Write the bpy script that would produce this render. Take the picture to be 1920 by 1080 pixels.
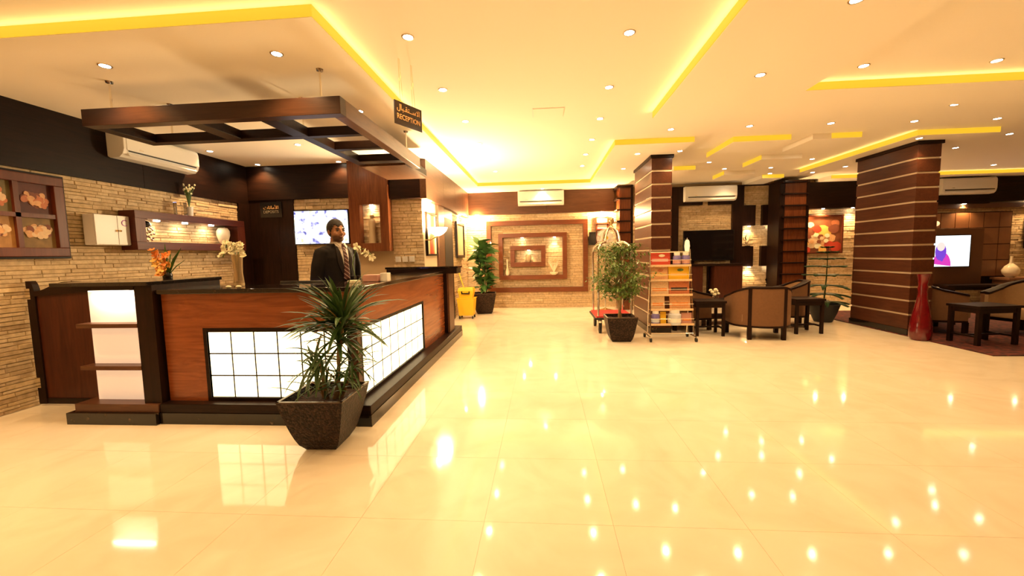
import bpy, bmesh, math, random
from math import sin, cos, pi, radians
from mathutils import Vector, Matrix, noise

for _o in list(bpy.data.objects):
    bpy.data.objects.remove(_o)
SC = bpy.context.scene
COL = SC.collection
rng = random.Random(7)

# ------------------------------------------------------------------ camera, world, exposure
cam_d = bpy.data.cameras.new('camera')
cam = bpy.data.objects.new('camera', cam_d)
COL.objects.link(cam)
SC.camera = cam
cam_d.sensor_width = 36.0
cam_d.lens = 761.0 / 1920 * 36
cam_d.clip_start = 0.05
cam_d.clip_end = 100
yaw, pit, rol = radians(4.48), radians(4.78), radians(-1.196)
fw = Vector((-sin(yaw) * cos(pit), cos(yaw) * cos(pit), -sin(pit)))
rt0 = Vector((cos(yaw), sin(yaw), 0))
up0 = rt0.cross(fw)
rt = rt0 * cos(rol) + up0 * sin(rol)
up = up0 * cos(rol) - rt0 * sin(rol)
cam.matrix_world = Matrix(((rt.x, up.x, -fw.x, 0), (rt.y, up.y, -fw.y, 0), (rt.z, up.z, -fw.z, 1.36), (0, 0, 0, 1)))

world = bpy.data.worlds.new('world')
SC.world = world
world.use_nodes = True
world.node_tree.nodes['Background'].inputs[0].default_value = (1.0, 0.72, 0.42, 1)
world.node_tree.nodes['Background'].inputs[1].default_value = 0.02
SC.view_settings.view_transform = 'Standard'
SC.view_settings.look = 'None'
SC.view_settings.gamma = 1
SC.view_settings.use_curve_mapping = False
SC.view_settings.exposure = 0.38

WARM = (1.0, 0.60, 0.25)       # halogen downlights as the photograph's white balance shows them
SPOT_W = 42.0                  # watts of one downlight

ZL, ZH = 2.88, 2.955           # lower soffits, raised ceiling
XL = -4.89                     # left wall
YB = 10.25                     # far wall
XC = -1.93                     # corridor wall beyond the reception
YR = 6.5                       # wall behind the reception


# ------------------------------------------------------------------ materials
def nodes_of(name):
    m = bpy.data.materials.new(name)
    m.use_nodes = True
    nt = m.node_tree
    b = nt.nodes['Principled BSDF']
    return m, nt, b


def plain(name, col, rough=0.5, metal=0.0, spec=0.5, coat=0.0, emit=None, es=0.0, var=0.0, vscale=8.0, bump=0.0, bscale=60.0, trans=0.0, alpha=1.0):
    m, nt, b = nodes_of(name)
    b.inputs['Base Color'].default_value = (*col, 1)
    b.inputs['Roughness'].default_value = rough
    b.inputs['Metallic'].default_value = metal
    b.inputs['Specular IOR Level'].default_value = spec
    b.inputs['Coat Weight'].default_value = coat
    b.inputs['Transmission Weight'].default_value = trans
    if emit:
        b.inputs['Emission Color'].default_value = (*emit, 1)
        b.inputs['Emission Strength'].default_value = es
    if var or bump:
        tc = nt.nodes.new('ShaderNodeTexCoord')
    if var:
        n = nt.nodes.new('ShaderNodeTexNoise')
        n.inputs['Scale'].default_value = vscale
        n.inputs['Detail'].default_value = 4
        nt.links.new(tc.outputs['Object'], n.inputs['Vector'])
        mx = nt.nodes.new('ShaderNodeMix')
        mx.data_type = 'RGBA'
        mx.inputs['A'].default_value = (*[c * (1 - var) for c in col], 1)
        mx.inputs['B'].default_value = (*[min(1, c * (1 + var)) for c in col], 1)
        nt.links.new(n.outputs['Fac'], mx.inputs['Factor'])
        nt.links.new(mx.outputs['Result'], b.inputs['Base Color'])
    if bump:
        n2 = nt.nodes.new('ShaderNodeTexNoise')
        n2.inputs['Scale'].default_value = bscale
        nt.links.new(tc.outputs['Object'], n2.inputs['Vector'])
        bp = nt.nodes.new('ShaderNodeBump')
        bp.inputs['Strength'].default_value = bump
        bp.inputs['Distance'].default_value = 0.01
        nt.links.new(n2.outputs['Fac'], bp.inputs['Height'])
        nt.links.new(bp.outputs['Normal'], b.inputs['Normal'])
    return m


def wood(name, c1, c2, axis='X', rough=0.35, scale=1.0, coat=0.0, spec=0.3):
    m, nt, b = nodes_of(name)
    tc = nt.nodes.new('ShaderNodeTexCoord')
    mp = nt.nodes.new('ShaderNodeMapping')
    s = {'X': (1.2, 14, 14), 'Y': (14, 1.2, 14), 'Z': (14, 14, 1.2)}[axis]
    mp.inputs['Scale'].default_value = [v * scale for v in s]
    nt.links.new(tc.outputs['Object'], mp.inputs['Vector'])
    n = nt.nodes.new('ShaderNodeTexNoise')
    n.inputs['Scale'].default_value = 1.6
    n.inputs['Detail'].default_value = 6
    n.inputs['Roughness'].default_value = 0.6
    n.inputs['Distortion'].default_value = 1.4
    nt.links.new(mp.outputs['Vector'], n.inputs['Vector'])
    oi = nt.nodes.new('ShaderNodeObjectInfo')
    r = nt.nodes.new('ShaderNodeValToRGB')
    r.color_ramp.elements[0].position = 0.32
    r.color_ramp.elements[0].color = (*c1, 1)
    r.color_ramp.elements[1].position = 0.7
    r.color_ramp.elements[1].color = (*c2, 1)
    nt.links.new(n.outputs['Fac'], r.inputs['Fac'])
    nt.links.new(r.outputs['Color'], b.inputs['Base Color'])
    b.inputs['Roughness'].default_value = rough
    b.inputs['Coat Weight'].default_value = coat * 0.5
    b.inputs['Specular IOR Level'].default_value = spec
    b.inputs['Coat Roughness'].default_value = 0.15
    return m


def stone_mat(name, cols):
    m, nt, b = nodes_of(name)
    g = nt.nodes.new('ShaderNodeNewGeometry')
    oi = nt.nodes.new('ShaderNodeObjectInfo')
    ad = nt.nodes.new('ShaderNodeMath')
    ad.operation = 'ADD'
    nt.links.new(g.outputs['Random Per Island'], ad.inputs[0])
    nt.links.new(oi.outputs['Random'], ad.inputs[1])
    fr = nt.nodes.new('ShaderNodeMath')
    fr.operation = 'FRACT'
    nt.links.new(ad.outputs[0], fr.inputs[0])
    r = nt.nodes.new('ShaderNodeValToRGB')
    r.color_ramp.elements[0].color = (*cols[0], 1)
    r.color_ramp.elements[1].color = (*cols[-1], 1)
    for i, c in enumerate(cols[1:-1]):
        e = r.color_ramp.elements.new((i + 1) / (len(cols) - 1))
        e.color = (*c, 1)
    nt.links.new(fr.outputs[0], r.inputs['Fac'])
    n = nt.nodes.new('ShaderNodeTexNoise')
    n.inputs['Scale'].default_value = 22
    n.inputs['Detail'].default_value = 6
    nt.links.new(g.outputs['Position'], n.inputs['Vector'])
    mx = nt.nodes.new('ShaderNodeMix')
    mx.data_type = 'RGBA'
    mx.blend_type = 'MULTIPLY'
    mx.inputs['Factor'].default_value = 0.6
    rr = nt.nodes.new('ShaderNodeValToRGB')
    rr.color_ramp.elements[0].position = 0.3
    rr.color_ramp.elements[0].color = (0.55, 0.5, 0.45, 1)
    rr.color_ramp.elements[1].position = 0.65
    nt.links.new(n.outputs['Fac'], rr.inputs['Fac'])
    nt.links.new(r.outputs['Color'], mx.inputs['A'])
    nt.links.new(rr.outputs['Color'], mx.inputs['B'])
    nt.links.new(mx.outputs['Result'], b.inputs['Base Color'])
    bp = nt.nodes.new('ShaderNodeBump')
    bp.inputs['Strength'].default_value = 0.6
    bp.inputs['Distance'].default_value = 0.008
    nt.links.new(n.outputs['Fac'], bp.inputs['Height'])
    nt.links.new(bp.outputs['Normal'], b.inputs['Normal'])
    b.inputs['Roughness'].default_value = 0.75
    return m


def speckle(name, c1, c2, scale=90.0, rough=0.15, pos=(0.55, 0.72), coat=0.0, bump=0.0):
    m, nt, b = nodes_of(name)
    tc = nt.nodes.new('ShaderNodeTexCoord')
    n = nt.nodes.new('ShaderNodeTexNoise')
    n.inputs['Scale'].default_value = scale
    n.inputs['Detail'].default_value = 5
    n.inputs['Roughness'].default_value = 0.7
    nt.links.new(tc.outputs['Object'], n.inputs['Vector'])
    r = nt.nodes.new('ShaderNodeValToRGB')
    r.color_ramp.elements[0].position = pos[0]
    r.color_ramp.elements[0].color = (*c1, 1)
    r.color_ramp.elements[1].position = pos[1]
    r.color_ramp.elements[1].color = (*c2, 1)
    nt.links.new(n.outputs['Fac'], r.inputs['Fac'])
    nt.links.new(r.outputs['Color'], b.inputs['Base Color'])
    b.inputs['Roughness'].default_value = rough
    b.inputs['Coat Weight'].default_value = coat
    if bump:
        bp = nt.nodes.new('ShaderNodeBump')
        bp.inputs['Strength'].default_value = bump
        bp.inputs['Distance'].default_value = 0.006
        nt.links.new(n.outputs['Fac'], bp.inputs['Height'])
        nt.links.new(bp.outputs['Normal'], b.inputs['Normal'])
    return m


def mosaic(name):
    m, nt, b = nodes_of(name)
    tc = nt.nodes.new('ShaderNodeTexCoord')
    v = nt.nodes.new('ShaderNodeTexVoronoi')
    v.inputs['Scale'].default_value = 75
    nt.links.new(tc.outputs['Object'], v.inputs['Vector'])
    r = nt.nodes.new('ShaderNodeValToRGB')
    r.color_ramp.elements[0].color = (0.006, 0.004, 0.003, 1)
    r.color_ramp.elements[1].color = (0.055, 0.027, 0.015, 1)
    e = r.color_ramp.elements.new(0.55)
    e.color = (0.018, 0.009, 0.006, 1)
    sp = nt.nodes.new('ShaderNodeSeparateColor')
    nt.links.new(v.outputs['Color'], sp.inputs[0])
    nt.links.new(sp.outputs[0], r.inputs['Fac'])
    nt.links.new(r.outputs['Color'], b.inputs['Base Color'])
    bp = nt.nodes.new('ShaderNodeBump')
    bp.inputs['Strength'].default_value = 0.5
    bp.inputs['Distance'].default_value = 0.006
    bp.invert = True
    nt.links.new(v.outputs['Distance'], bp.inputs['Height'])
    nt.links.new(bp.outputs['Normal'], b.inputs['Normal'])
    b.inputs['Roughness'].default_value = 0.45
    b.inputs['Specular IOR Level'].default_value = 0.2
    return m


def floor_mat():
    m, nt, b = nodes_of('polished_cream_tile')
    g = nt.nodes.new('ShaderNodeNewGeometry')
    n = nt.nodes.new('ShaderNodeTexNoise')
    n.inputs['Scale'].default_value = 1.7
    n.inputs['Detail'].default_value = 7
    n.inputs['Distortion'].default_value = 2.0
    nt.links.new(g.outputs['Position'], n.inputs['Vector'])
    r = nt.nodes.new('ShaderNodeValToRGB')
    r.color_ramp.elements[0].position = 0.3
    r.color_ramp.elements[0].color = (0.76, 0.67, 0.52, 1)
    r.color_ramp.elements[1].position = 0.6
    r.color_ramp.elements[1].color = (0.82, 0.74, 0.60, 1)
    nt.links.new(n.outputs['Fac'], r.inputs['Fac'])
    nt.links.new(r.outputs['Color'], b.inputs['Base Color'])
    b.inputs['Roughness'].default_value = 0.07
    b.inputs['IOR'].default_value = 1.5
    return m


M = {}
M['plaster'] = plain('ceiling_plaster', (0.95, 0.89, 0.79), 0.9, spec=0.1)
M['led'] = plain('yellow_led_strip', (0.12, 0.08, 0.01), 0.5, emit=(1.0, 0.55, 0.025), es=0.74)
M['floor'] = floor_mat()
M['grout'] = plain('floor_grout', (0.62, 0.52, 0.38), 0.8)
M['wenge'] = wood('wenge_wood', (0.006, 0.0025, 0.0015), (0.016, 0.006, 0.0035), 'Y', 0.4, spec=0.15)
M['wenge_x'] = wood('wenge_wood_x', (0.008, 0.003, 0.002), (0.020, 0.0075, 0.004), 'X', 0.4, spec=0.15)
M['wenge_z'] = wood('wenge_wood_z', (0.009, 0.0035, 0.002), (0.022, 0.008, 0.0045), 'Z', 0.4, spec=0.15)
M['band'] = wood('brown_band_wood', (0.075, 0.030, 0.015), (0.12, 0.05, 0.025), 'X', 0.35)
M['band_y'] = wood('brown_band_wood_y', (0.075, 0.030, 0.015), (0.12, 0.05, 0.025), 'Y', 0.35)
M['mahog'] = wood('mahogany_wood', (0.19, 0.048, 0.014), (0.33, 0.095, 0.030), 'X', 0.25, coat=0.4)
M['mahog_y'] = wood('mahogany_wood_y', (0.19, 0.048, 0.014), (0.33, 0.095, 0.030), 'Y', 0.25, coat=0.4, scale=0.45)
M['mahog_z'] = wood('mahogany_wood_z', (0.10, 0.028, 0.010), (0.19, 0.055, 0.018), 'Z', 0.25, coat=0.3)
M['redwood'] = wood('dark_red_wood', (0.040, 0.009, 0.004), (0.075, 0.018, 0.007), 'Z', 0.4)
M['frame'] = wood('red_brown_frame', (0.085, 0.017, 0.007), (0.135, 0.030, 0.012), 'Z', 0.4)
M['orange_frame'] = wood('orange_brown_frame', (0.13, 0.038, 0.014), (0.19, 0.058, 0.022), 'X', 0.4)
M['stone'] = stone_mat('ledger_stone', [(0.66, 0.50, 0.30), (0.74, 0.58, 0.36), (0.55, 0.40, 0.23), (0.78, 0.63, 0.41), (0.62, 0.46, 0.27), (0.70, 0.54, 0.32)])
M['mortar'] = plain('stone_backing', (0.46, 0.33, 0.19), 0.9)
M['granite'] = speckle('dark_granite', (0.010, 0.007, 0.006), (0.16, 0.10, 0.07), 60, 0.08, (0.58, 0.78))
M['marble'] = speckle('dark_veined_marble', (0.012, 0.008, 0.006), (0.20, 0.13, 0.08), 14, 0.1, (0.6, 0.75))
M['white'] = plain('white_plastic', (0.80, 0.78, 0.74), 0.3)
M['whitemetal'] = plain('white_enamel', (0.74, 0.70, 0.68), 0.35)
M['darkslot'] = plain('dark_slot', (0.01, 0.008, 0.008), 0.5)
M['black'] = plain('black_plastic', (0.008, 0.007, 0.008), 0.25)
M['blackmatte'] = plain('black_matte', (0.012, 0.008, 0.006), 0.6)
M['screen_off'] = plain('dark_screen', (0.006, 0.005, 0.006), 0.08)
M['chrome'] = plain('chrome', (0.82, 0.78, 0.70), 0.12, metal=1.0)
M['brass'] = plain('polished_brass', (0.85, 0.62, 0.32), 0.15, metal=1.0)
M['inlay'] = plain('cream_metal_inlay', (0.80, 0.66, 0.48), 0.25, metal=0.3)
M['acrylic'] = plain('backlit_acrylic', (0.80, 0.74, 0.68), 0.35, emit=(1.0, 0.72, 0.52), es=0.34)
M['block'] = plain('backlit_glass_block', (0.9, 0.85, 0.7), 0.15, emit=(1.0, 0.82, 0.46), es=2.2)
M['lamp'] = plain('halogen_glass', (1, 0.95, 0.85), 0.3, emit=(1.0, 0.86, 0.62), es=60.0)
M['bowl'] = plain('lit_glass_bowl', (1, 0.95, 0.85), 0.3, emit=(1.0, 0.82, 0.50), es=4.0)
M['rim'] = plain('lamp_rim_steel', (0.55, 0.45, 0.32), 0.3, metal=0.8)
M['pot'] = mosaic('dark_mosaic_pot')
M['potlip'] = plain('pot_lip', (0.10, 0.06, 0.04), 0.25)
M['soil'] = plain('soil', (0.05, 0.022, 0.012), 0.9, var=0.5, vscale=60, bump=0.8)
M['leaf_d'] = plain('dracaena_leaf', (0.040, 0.095, 0.018), 0.4, var=0.45, vscale=9)
M['leaf_t'] = plain('dry_leaf_tip', (0.30, 0.17, 0.06), 0.5)
M['leaf_f'] = plain('ficus_leaf', (0.09, 0.16, 0.022), 0.4, var=0.6, vscale=14)
M['leaf_r'] = plain('rubber_plant_leaf', (0.05, 0.12, 0.025), 0.35, var=0.5, vscale=10)
M['leaf_p'] = plain('pine_leaf', (0.02, 0.065, 0.018), 0.5, var=0.3)
M['stem'] = plain('plant_stem', (0.26, 0.17, 0.07), 0.7, var=0.3, vscale=30)
M['yellow'] = plain('yellow_plastic', (0.80, 0.48, 0.02), 0.4)
M['red'] = plain('red_carpet', (0.52, 0.035, 0.03), 0.85)
M['rubber'] = plain('black_rubber', (0.012, 0.011, 0.011), 0.6)
M['redglass'] = plain('red_glazed_glass', (0.13, 0.004, 0.007), 0.12, coat=0.6, var=0.5, vscale=18)
M['fabric'] = plain('tan_upholstery', (0.16, 0.075, 0.032), 0.85, var=0.15, vscale=30)
M['fabric_l'] = plain('beige_upholstery', (0.33, 0.21, 0.11), 0.85, var=0.12, vscale=30)
M['cream'] = plain('cream_ceramic', (0.80, 0.70, 0.52), 0.3)
M['petal_w'] = plain('white_petal', (0.80, 0.76, 0.56), 0.6)
M['petal_o'] = plain('orange_petal', (0.78, 0.25, 0.05), 0.6, var=0.4, vscale=25)
M['petal_y'] = plain('yellow_petal', (0.85, 0.50, 0.12), 0.6)
M['glass'] = plain('clear_glass', (0.95, 0.95, 0.95), 0.02, trans=1.0)
M['gold'] = plain('gold_lettering', (0.80, 0.45, 0.17), 0.4)
M['signboard'] = plain('sign_board', (0.022, 0.008, 0.004), 0.25)
M['tile_brown'] = plain('brown_leather_tile', (0.20, 0.085, 0.035), 0.5, var=0.15)
M['board_brown'] = plain('brown_backing_board', (0.11, 0.045, 0.018), 0.5, var=0.1)


# ------------------------------------------------------------------ mesh building
ORG = {}


class MB:
    def __init__(s):
        s.v = []
        s.f = []
        s.mi = []
        s.m = 0

    def add(s, vs, fs):
        o = len(s.v)
        s.v += [tuple(p) for p in vs]
        s.f += [tuple(i + o for i in f) for f in fs]
        s.mi += [s.m] * len(fs)
        return s

    def b(s, x0, x1, y0, y1, z0, z1):
        return s.add([(x0, y0, z0), (x1, y0, z0), (x1, y1, z0), (x0, y1, z0), (x0, y0, z1), (x1, y0, z1), (x1, y1, z1), (x0, y1, z1)],
                     [(0, 3, 2, 1), (4, 5, 6, 7), (0, 1, 5, 4), (1, 2, 6, 5), (2, 3, 7, 6), (3, 0, 4, 7)])

    def rb(s, c, d, rz=0.0, rx=0.0, ry=0.0):
        """box of size d at centre c, turned"""
        R = Matrix.Rotation(rz, 3, 'Z') @ Matrix.Rotation(ry, 3, 'Y') @ Matrix.Rotation(rx, 3, 'X')
        c = Vector(c)
        vs = []
        for z in (-1, 1):
            for x, y in ((-1, -1), (1, -1), (1, 1), (-1, 1)):
                vs.append(c + R @ Vector((x * d[0] / 2, y * d[1] / 2, z * d[2] / 2)))
        return s.add(vs, [(0, 3, 2, 1), (4, 5, 6, 7), (0, 1, 5, 4), (1, 2, 6, 5), (2, 3, 7, 6), (3, 0, 4, 7)])

    def prism(s, poly, a0, a1, axis='Z'):
        n = len(poly)

        def P(p, a):
            return {'Z': (p[0], p[1], a), 'Y': (p[0], a, p[1]), 'X': (a, p[0], p[1])}[axis]
        vs = [P(p, a0) for p in poly] + [P(p, a1) for p in poly]
        fs = [tuple(range(n))[::-1], tuple(range(n, 2 * n))] + [(i, (i + 1) % n, (i + 1) % n + n, i + n) for i in range(n)]
        return s.add(vs, fs)

    def lathe(s, prof, c=(0, 0, 0), n=24, cap=True):
        vs = []
        fs = []
        k = len(prof)
        for r, z in prof:
            for i in range(n):
                a = 2 * pi * i / n
                vs.append((c[0] + r * cos(a), c[1] + r * sin(a), c[2] + z))
        for j in range(k - 1):
            for i in range(n):
                i2 = (i + 1) % n
                fs.append((j * n + i, j * n + i2, (j + 1) * n + i2, (j + 1) * n + i))
        if cap:
            fs.append(tuple(range(n))[::-1])
            fs.append(tuple((k - 1) * n + i for i in range(n)))
        return s.add(vs, fs)

    def tube(s, path, r, n=8, cap=True, flat=1.0):
        path = [Vector(p) for p in path]
        k = len(path)
        rs = r if isinstance(r, (list, tuple)) else [r] * k
        vs = []
        fs = []
        prev = None
        for j, p in enumerate(path):
            t = (path[min(j + 1, k - 1)] - path[max(j - 1, 0)]).normalized()
            if prev is None:
                u = t.orthogonal().normalized()
            else:
                u = (prev - t * prev.dot(t))
                u = u.normalized() if u.length > 1e-6 else t.orthogonal().normalized()
            prev = u
            w = t.cross(u)
            for i in range(n):
                a = 2 * pi * i / n
                vs.append(p + (u * cos(a) + w * sin(a) * flat) * rs[j])
        for j in range(k - 1):
            for i in range(n):
                i2 = (i + 1) % n
                fs.append((j * n + i, j * n + i2, (j + 1) * n + i2, (j + 1) * n + i))
        if cap:
            fs.append(tuple(range(n))[::-1])
            fs.append(tuple((k - 1) * n + i for i in range(n)))
        return s.add(vs, fs)

    def ell(s, c, r, nu=16, nv=10, R=None):
        vs = []
        fs = []
        for j in range(nv + 1):
            t = pi * j / nv
            for i in range(nu):
                a = 2 * pi * i / nu
                p = Vector((r[0] * sin(t) * cos(a), r[1] * sin(t) * sin(a), r[2] * cos(t)))
                if R is not None:
                    p = R @ p
                vs.append((c[0] + p.x, c[1] + p.y, c[2] + p.z))
        for j in range(nv):
            for i in range(nu):
                i2 = (i + 1) % nu
                fs.append((j * nu + i, (j + 1) * nu + i, (j + 1) * nu + i2, j * nu + i2))
        return s.add(vs, fs)

    def loft(s, rings, cap=True):
        n = len(rings[0])
        vs = [p for r in rings for p in r]
        fs = []
        for j in range(len(rings) - 1):
            for i in range(n):
                i2 = (i + 1) % n
                fs.append((j * n + i, j * n + i2, (j + 1) * n + i2, (j + 1) * n + i))
        if cap:
            fs.append(tuple(range(n))[::-1])
            fs.append(tuple((len(rings) - 1) * n + i for i in range(n)))
        return s.add(vs, fs)

    def frame(s, axis, a0, a1, u0, u1, v0, v1, w):
        """rectangular frame bar set; axis is the thin direction; u = X or Y, v = Z"""
        for (p0, p1, q0, q1) in ((u0, u1, v1 - w, v1), (u0, u1, v0, v0 + w), (u0, u0 + w, v0 + w, v1 - w), (u1 - w, u1, v0 + w, v1 - w)):
            if axis == 'Y':
                s.b(p0, p1, a0, a1, q0, q1)
            else:
                s.b(a0, a1, p0, p1, q0, q1)
        return s


def mesh_from(mb, name, off=Vector((0, 0, 0)), smooth=False, bevel=0.0, weld=False):
    me = bpy.data.meshes.new(name)
    me.from_pydata([(v[0] - off[0], v[1] - off[1], v[2] - off[2]) for v in mb.v], [], mb.f)
    if any(mb.mi):
        me.polygons.foreach_set('material_index', mb.mi)
    bm = bmesh.new()
    bm.from_mesh(me)
    if weld:
        bmesh.ops.remove_doubles(bm, verts=bm.verts, dist=1e-5)
    bmesh.ops.recalc_face_normals(bm, faces=bm.faces)
    if bevel:
        ed = [e for e in bm.edges if len(e.link_faces) == 2 and e.calc_face_angle(0) > 0.6]
        bmesh.ops.bevel(bm, geom=ed, offset=bevel, segments=2, affect='EDGES', profile=0.6)
    bm.to_mesh(me)
    bm.free()
    if smooth:
        me.polygons.foreach_set('use_smooth', [True] * len(me.polygons))
        if smooth != 'all':
            me.set_sharp_from_angle(angle=radians(40))
    return me


def P(name, mb, mat, parent=None, smooth=False, bevel=0.0, kind=None, label=None, weld=False):
    """link a mesh object; world coordinates, stored relative to the parent's origin"""
    if parent is not None:
        off = ORG.get(parent.name, Vector((0, 0, 0)))
    elif kind == 'structure':
        off = Vector((0, 0, 0))
    else:
        xs, ys, zs = zip(*mb.v)
        off = Vector(((min(xs) + max(xs)) / 2, (min(ys) + max(ys)) / 2, min(zs)))
    me = mesh_from(mb, name, off, smooth, bevel, weld)
    for m in (mat if isinstance(mat, (list, tuple)) else [mat]):
        me.materials.append(M[m] if isinstance(m, str) else m)
    o = bpy.data.objects.new(name, me)
    COL.objects.link(o)
    if parent is not None:
        o.parent = parent
    else:
        o.location = off
    ORG[o.name] = off
    if kind:
        o['kind'] = kind
    if label:
        o['label'] = label
    return o


def inst(name, me, parent, loc=(0, 0, 0), rot=(0, 0, 0), scale=(1, 1, 1)):
    """another part that shares mesh data, placed in world coordinates"""
    o = bpy.data.objects.new(name, me)
    COL.objects.link(o)
    o.parent = parent
    off = ORG.get(parent.name, Vector((0, 0, 0)))
    o.location = Vector(loc) - off
    o.rotation_euler = rot
    o.scale = scale
    return o


def tag(o, label, cat, group=None):
    o['label'] = label
    o['category'] = cat
    if group:
        o['group'] = group
    return o


def T(name, label, cat, org=(0, 0, 0), group=None):
    o = bpy.data.objects.new(name, None)
    COL.objects.link(o)
    o.empty_display_size = 0.1
    o.location = org
    ORG[o.name] = Vector(org)
    return tag(o, label, cat, group)


def place(o, loc, rz=0.0, sc=None):
    o.location = loc
    o.rotation_euler = (0, 0, rz)
    if sc:
        o.scale = sc
    return o


def kids(o):
    return list(o.children)


def dup(o, label=None, parent=None, group=None):
    c = o.copy()
    COL.objects.link(c)
    c.parent = parent
    ORG[c.name] = ORG.get(o.name, Vector((0, 0, 0)))
    if parent is None:
        if label:
            c['label'] = label
        if group:
            c['group'] = group
    for ch in kids(o):
        dup(ch, parent=c)
    return c


def light(name, kind, loc, power, col=WARM, parent=None, size=0.05, spot=None, blend=0.5, aim=None):
    d = bpy.data.lights.new(name, kind)
    d.energy = power
    d.color = col
    if kind == 'SPOT':
        d.spot_size = radians(spot or 110)
        d.spot_blend = blend
        d.shadow_soft_size = size
    elif kind == 'AREA':
        d.shape = 'RECTANGLE'
        if isinstance(size, tuple):
            d.size, d.size_y = size
        else:
            d.size = d.size_y = size
    else:
        d.shadow_soft_size = size
    o = bpy.data.objects.new(name, d)
    COL.objects.link(o)
    if parent is not None:
        o.parent = parent
        o.location = Vector(loc) - ORG.get(parent.name, Vector((0, 0, 0)))
    else:
        o.location = loc
    if aim is not None:
        o.rotation_euler = Vector(aim).to_track_quat('-Z', 'Y').to_euler()
    return o
M['lamp_soft'] = plain('bay_lamp_glass', (1, 0.95, 0.85), 0.3, emit=(1.0, 0.85, 0.6), es=8.0)
M['pink'] = plain('pink_card', (0.62, 0.33, 0.28), 0.6)
M['screen_blue'] = plain('blue_screen', (0.1, 0.1, 0.3), 0.3, emit=(0.30, 0.28, 1.0), es=0.7)
M['canopy_x'] = wood('canopy_wood_x', (0.026, 0.010, 0.005), (0.05, 0.02, 0.010), 'X', 0.3)
M['canopy_lit_y'] = wood('canopy_wood_lit_y', (0.09, 0.042, 0.022), (0.15, 0.07, 0.036), 'Y', 0.3)  # lighter copy of the canopy wood, light reflected from the floor put into its colour
M['frame_y'] = wood('red_brown_frame_y', (0.075, 0.015, 0.008), (0.12, 0.026, 0.014), 'Y', 0.4)
M['grey_letter'] = plain('grey_lettering', (0.30, 0.25, 0.18), 0.5)
M['vase_glass'] = plain('smoky_vase_glass', (0.85, 0.68, 0.45), 0.05, trans=0.7)
M['purple'] = plain('purple_ring', (0.40, 0.12, 0.45), 0.4)
M['clay'] = plain('pale_clay', (0.48, 0.36, 0.22), 0.7)
M['pic_d1'] = plain('canvas_maroon', (0.09, 0.018, 0.012), 0.6, var=0.6, vscale=14)
M['pic_d2'] = plain('canvas_olive', (0.22, 0.13, 0.04), 0.6, var=0.6, vscale=12)
M['pic_d3'] = plain('canvas_green', (0.15, 0.11, 0.035), 0.6, var=0.5, vscale=14)
M['pic_d4'] = plain('canvas_amber', (0.40, 0.20, 0.06), 0.6, var=0.6, vscale=12)
M['pic_d5'] = plain('canvas_rust', (0.24, 0.075, 0.03), 0.6, var=0.8, vscale=5)
M['petal_p'] = plain('painted_coral', (0.52, 0.17, 0.07), 0.6, var=0.3, vscale=40)
M['petal_p2'] = plain('painted_peach', (0.66, 0.36, 0.17), 0.6, var=0.3, vscale=40)
M['petal_p3'] = plain('painted_cream', (0.70, 0.50, 0.30), 0.6, var=0.25, vscale=40)
M['petal_p4'] = plain('painted_rose_shadow', (0.20, 0.055, 0.025), 0.6, var=0.3, vscale=40)
M['pic_cream'] = plain('picture_cream', (0.78, 0.66, 0.42), 0.5)
M['pic_gold'] = plain('picture_gold', (0.72, 0.45, 0.14), 0.5)
M['pic_red'] = plain('picture_red', (0.55, 0.06, 0.03), 0.5)
M['pic_orange'] = plain('picture_orange', (0.66, 0.20, 0.06), 0.5)


def screen_crowd():
    m, nt, b = nodes_of('bright_screen')
    tc = nt.nodes.new('ShaderNodeTexCoord')
    n = nt.nodes.new('ShaderNodeTexNoise')
    n.inputs['Scale'].default_value = 8
    n.inputs['Detail'].default_value = 5
    nt.links.new(tc.outputs['Object'], n.inputs['Vector'])
    r = nt.nodes.new('ShaderNodeValToRGB')
    e = r.color_ramp.elements
    e[0].position, e[0].color = 0.36, (0.05, 0.06, 0.25, 1)
    e[1].position, e[1].color = 0.47, (0.80, 0.85, 1.0, 1)
    x = e.new(0.42)
    x.color = (0.35, 0.35, 0.7, 1)
    x = e.new(0.58)
    x.color = (1.0, 0.97, 0.92, 1)
    x = e.new(0.68)
    x.color = (0.9, 0.75, 0.3, 1)
    nt.links.new(n.outputs['Fac'], r.inputs['Fac'])
    b.inputs['Base Color'].default_value = (0.02, 0.02, 0.02, 1)
    b.inputs['Roughness'].default_value = 0.2
    nt.links.new(r.outputs['Color'], b.inputs['Emission Color'])
    b.inputs['Emission Strength'].default_value = 1.5
    return m


M['screen_crowd'] = screen_crowd()
M['screen_white'] = plain('white_screen', (0.02, 0.02, 0.02), 0.2, emit=(0.9, 0.95, 1.0), es=1.5)
M['scr_purple'] = plain('screen_purple', (0.02, 0.02, 0.02), 0.2, emit=(0.16, 0.05, 0.55), es=1.0)
M['scr_magenta'] = plain('screen_magenta', (0.02, 0.02, 0.02), 0.2, emit=(0.60, 0.04, 0.42), es=1.0)
M['scr_skin'] = plain('screen_pale', (0.02, 0.02, 0.02), 0.2, emit=(0.95, 0.72, 0.66), es=0.9)
M['scr_dark'] = plain('screen_dark', (0.02, 0.02, 0.02), 0.2, emit=(0.02, 0.01, 0.05), es=1.0)
M['bowl_dim'] = plain('dim_lit_glass', (1, 0.9, 0.7), 0.4, emit=(1.0, 0.70, 0.34), es=0.75)
M['peach'] = plain('peach_card', (0.66, 0.40, 0.22), 0.5)
M['jarblue'] = plain('blue_jar', (0.16, 0.13, 0.36), 0.25)
M['jarpale'] = plain('pale_blue_jar', (0.55, 0.58, 0.66), 0.25)


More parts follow.
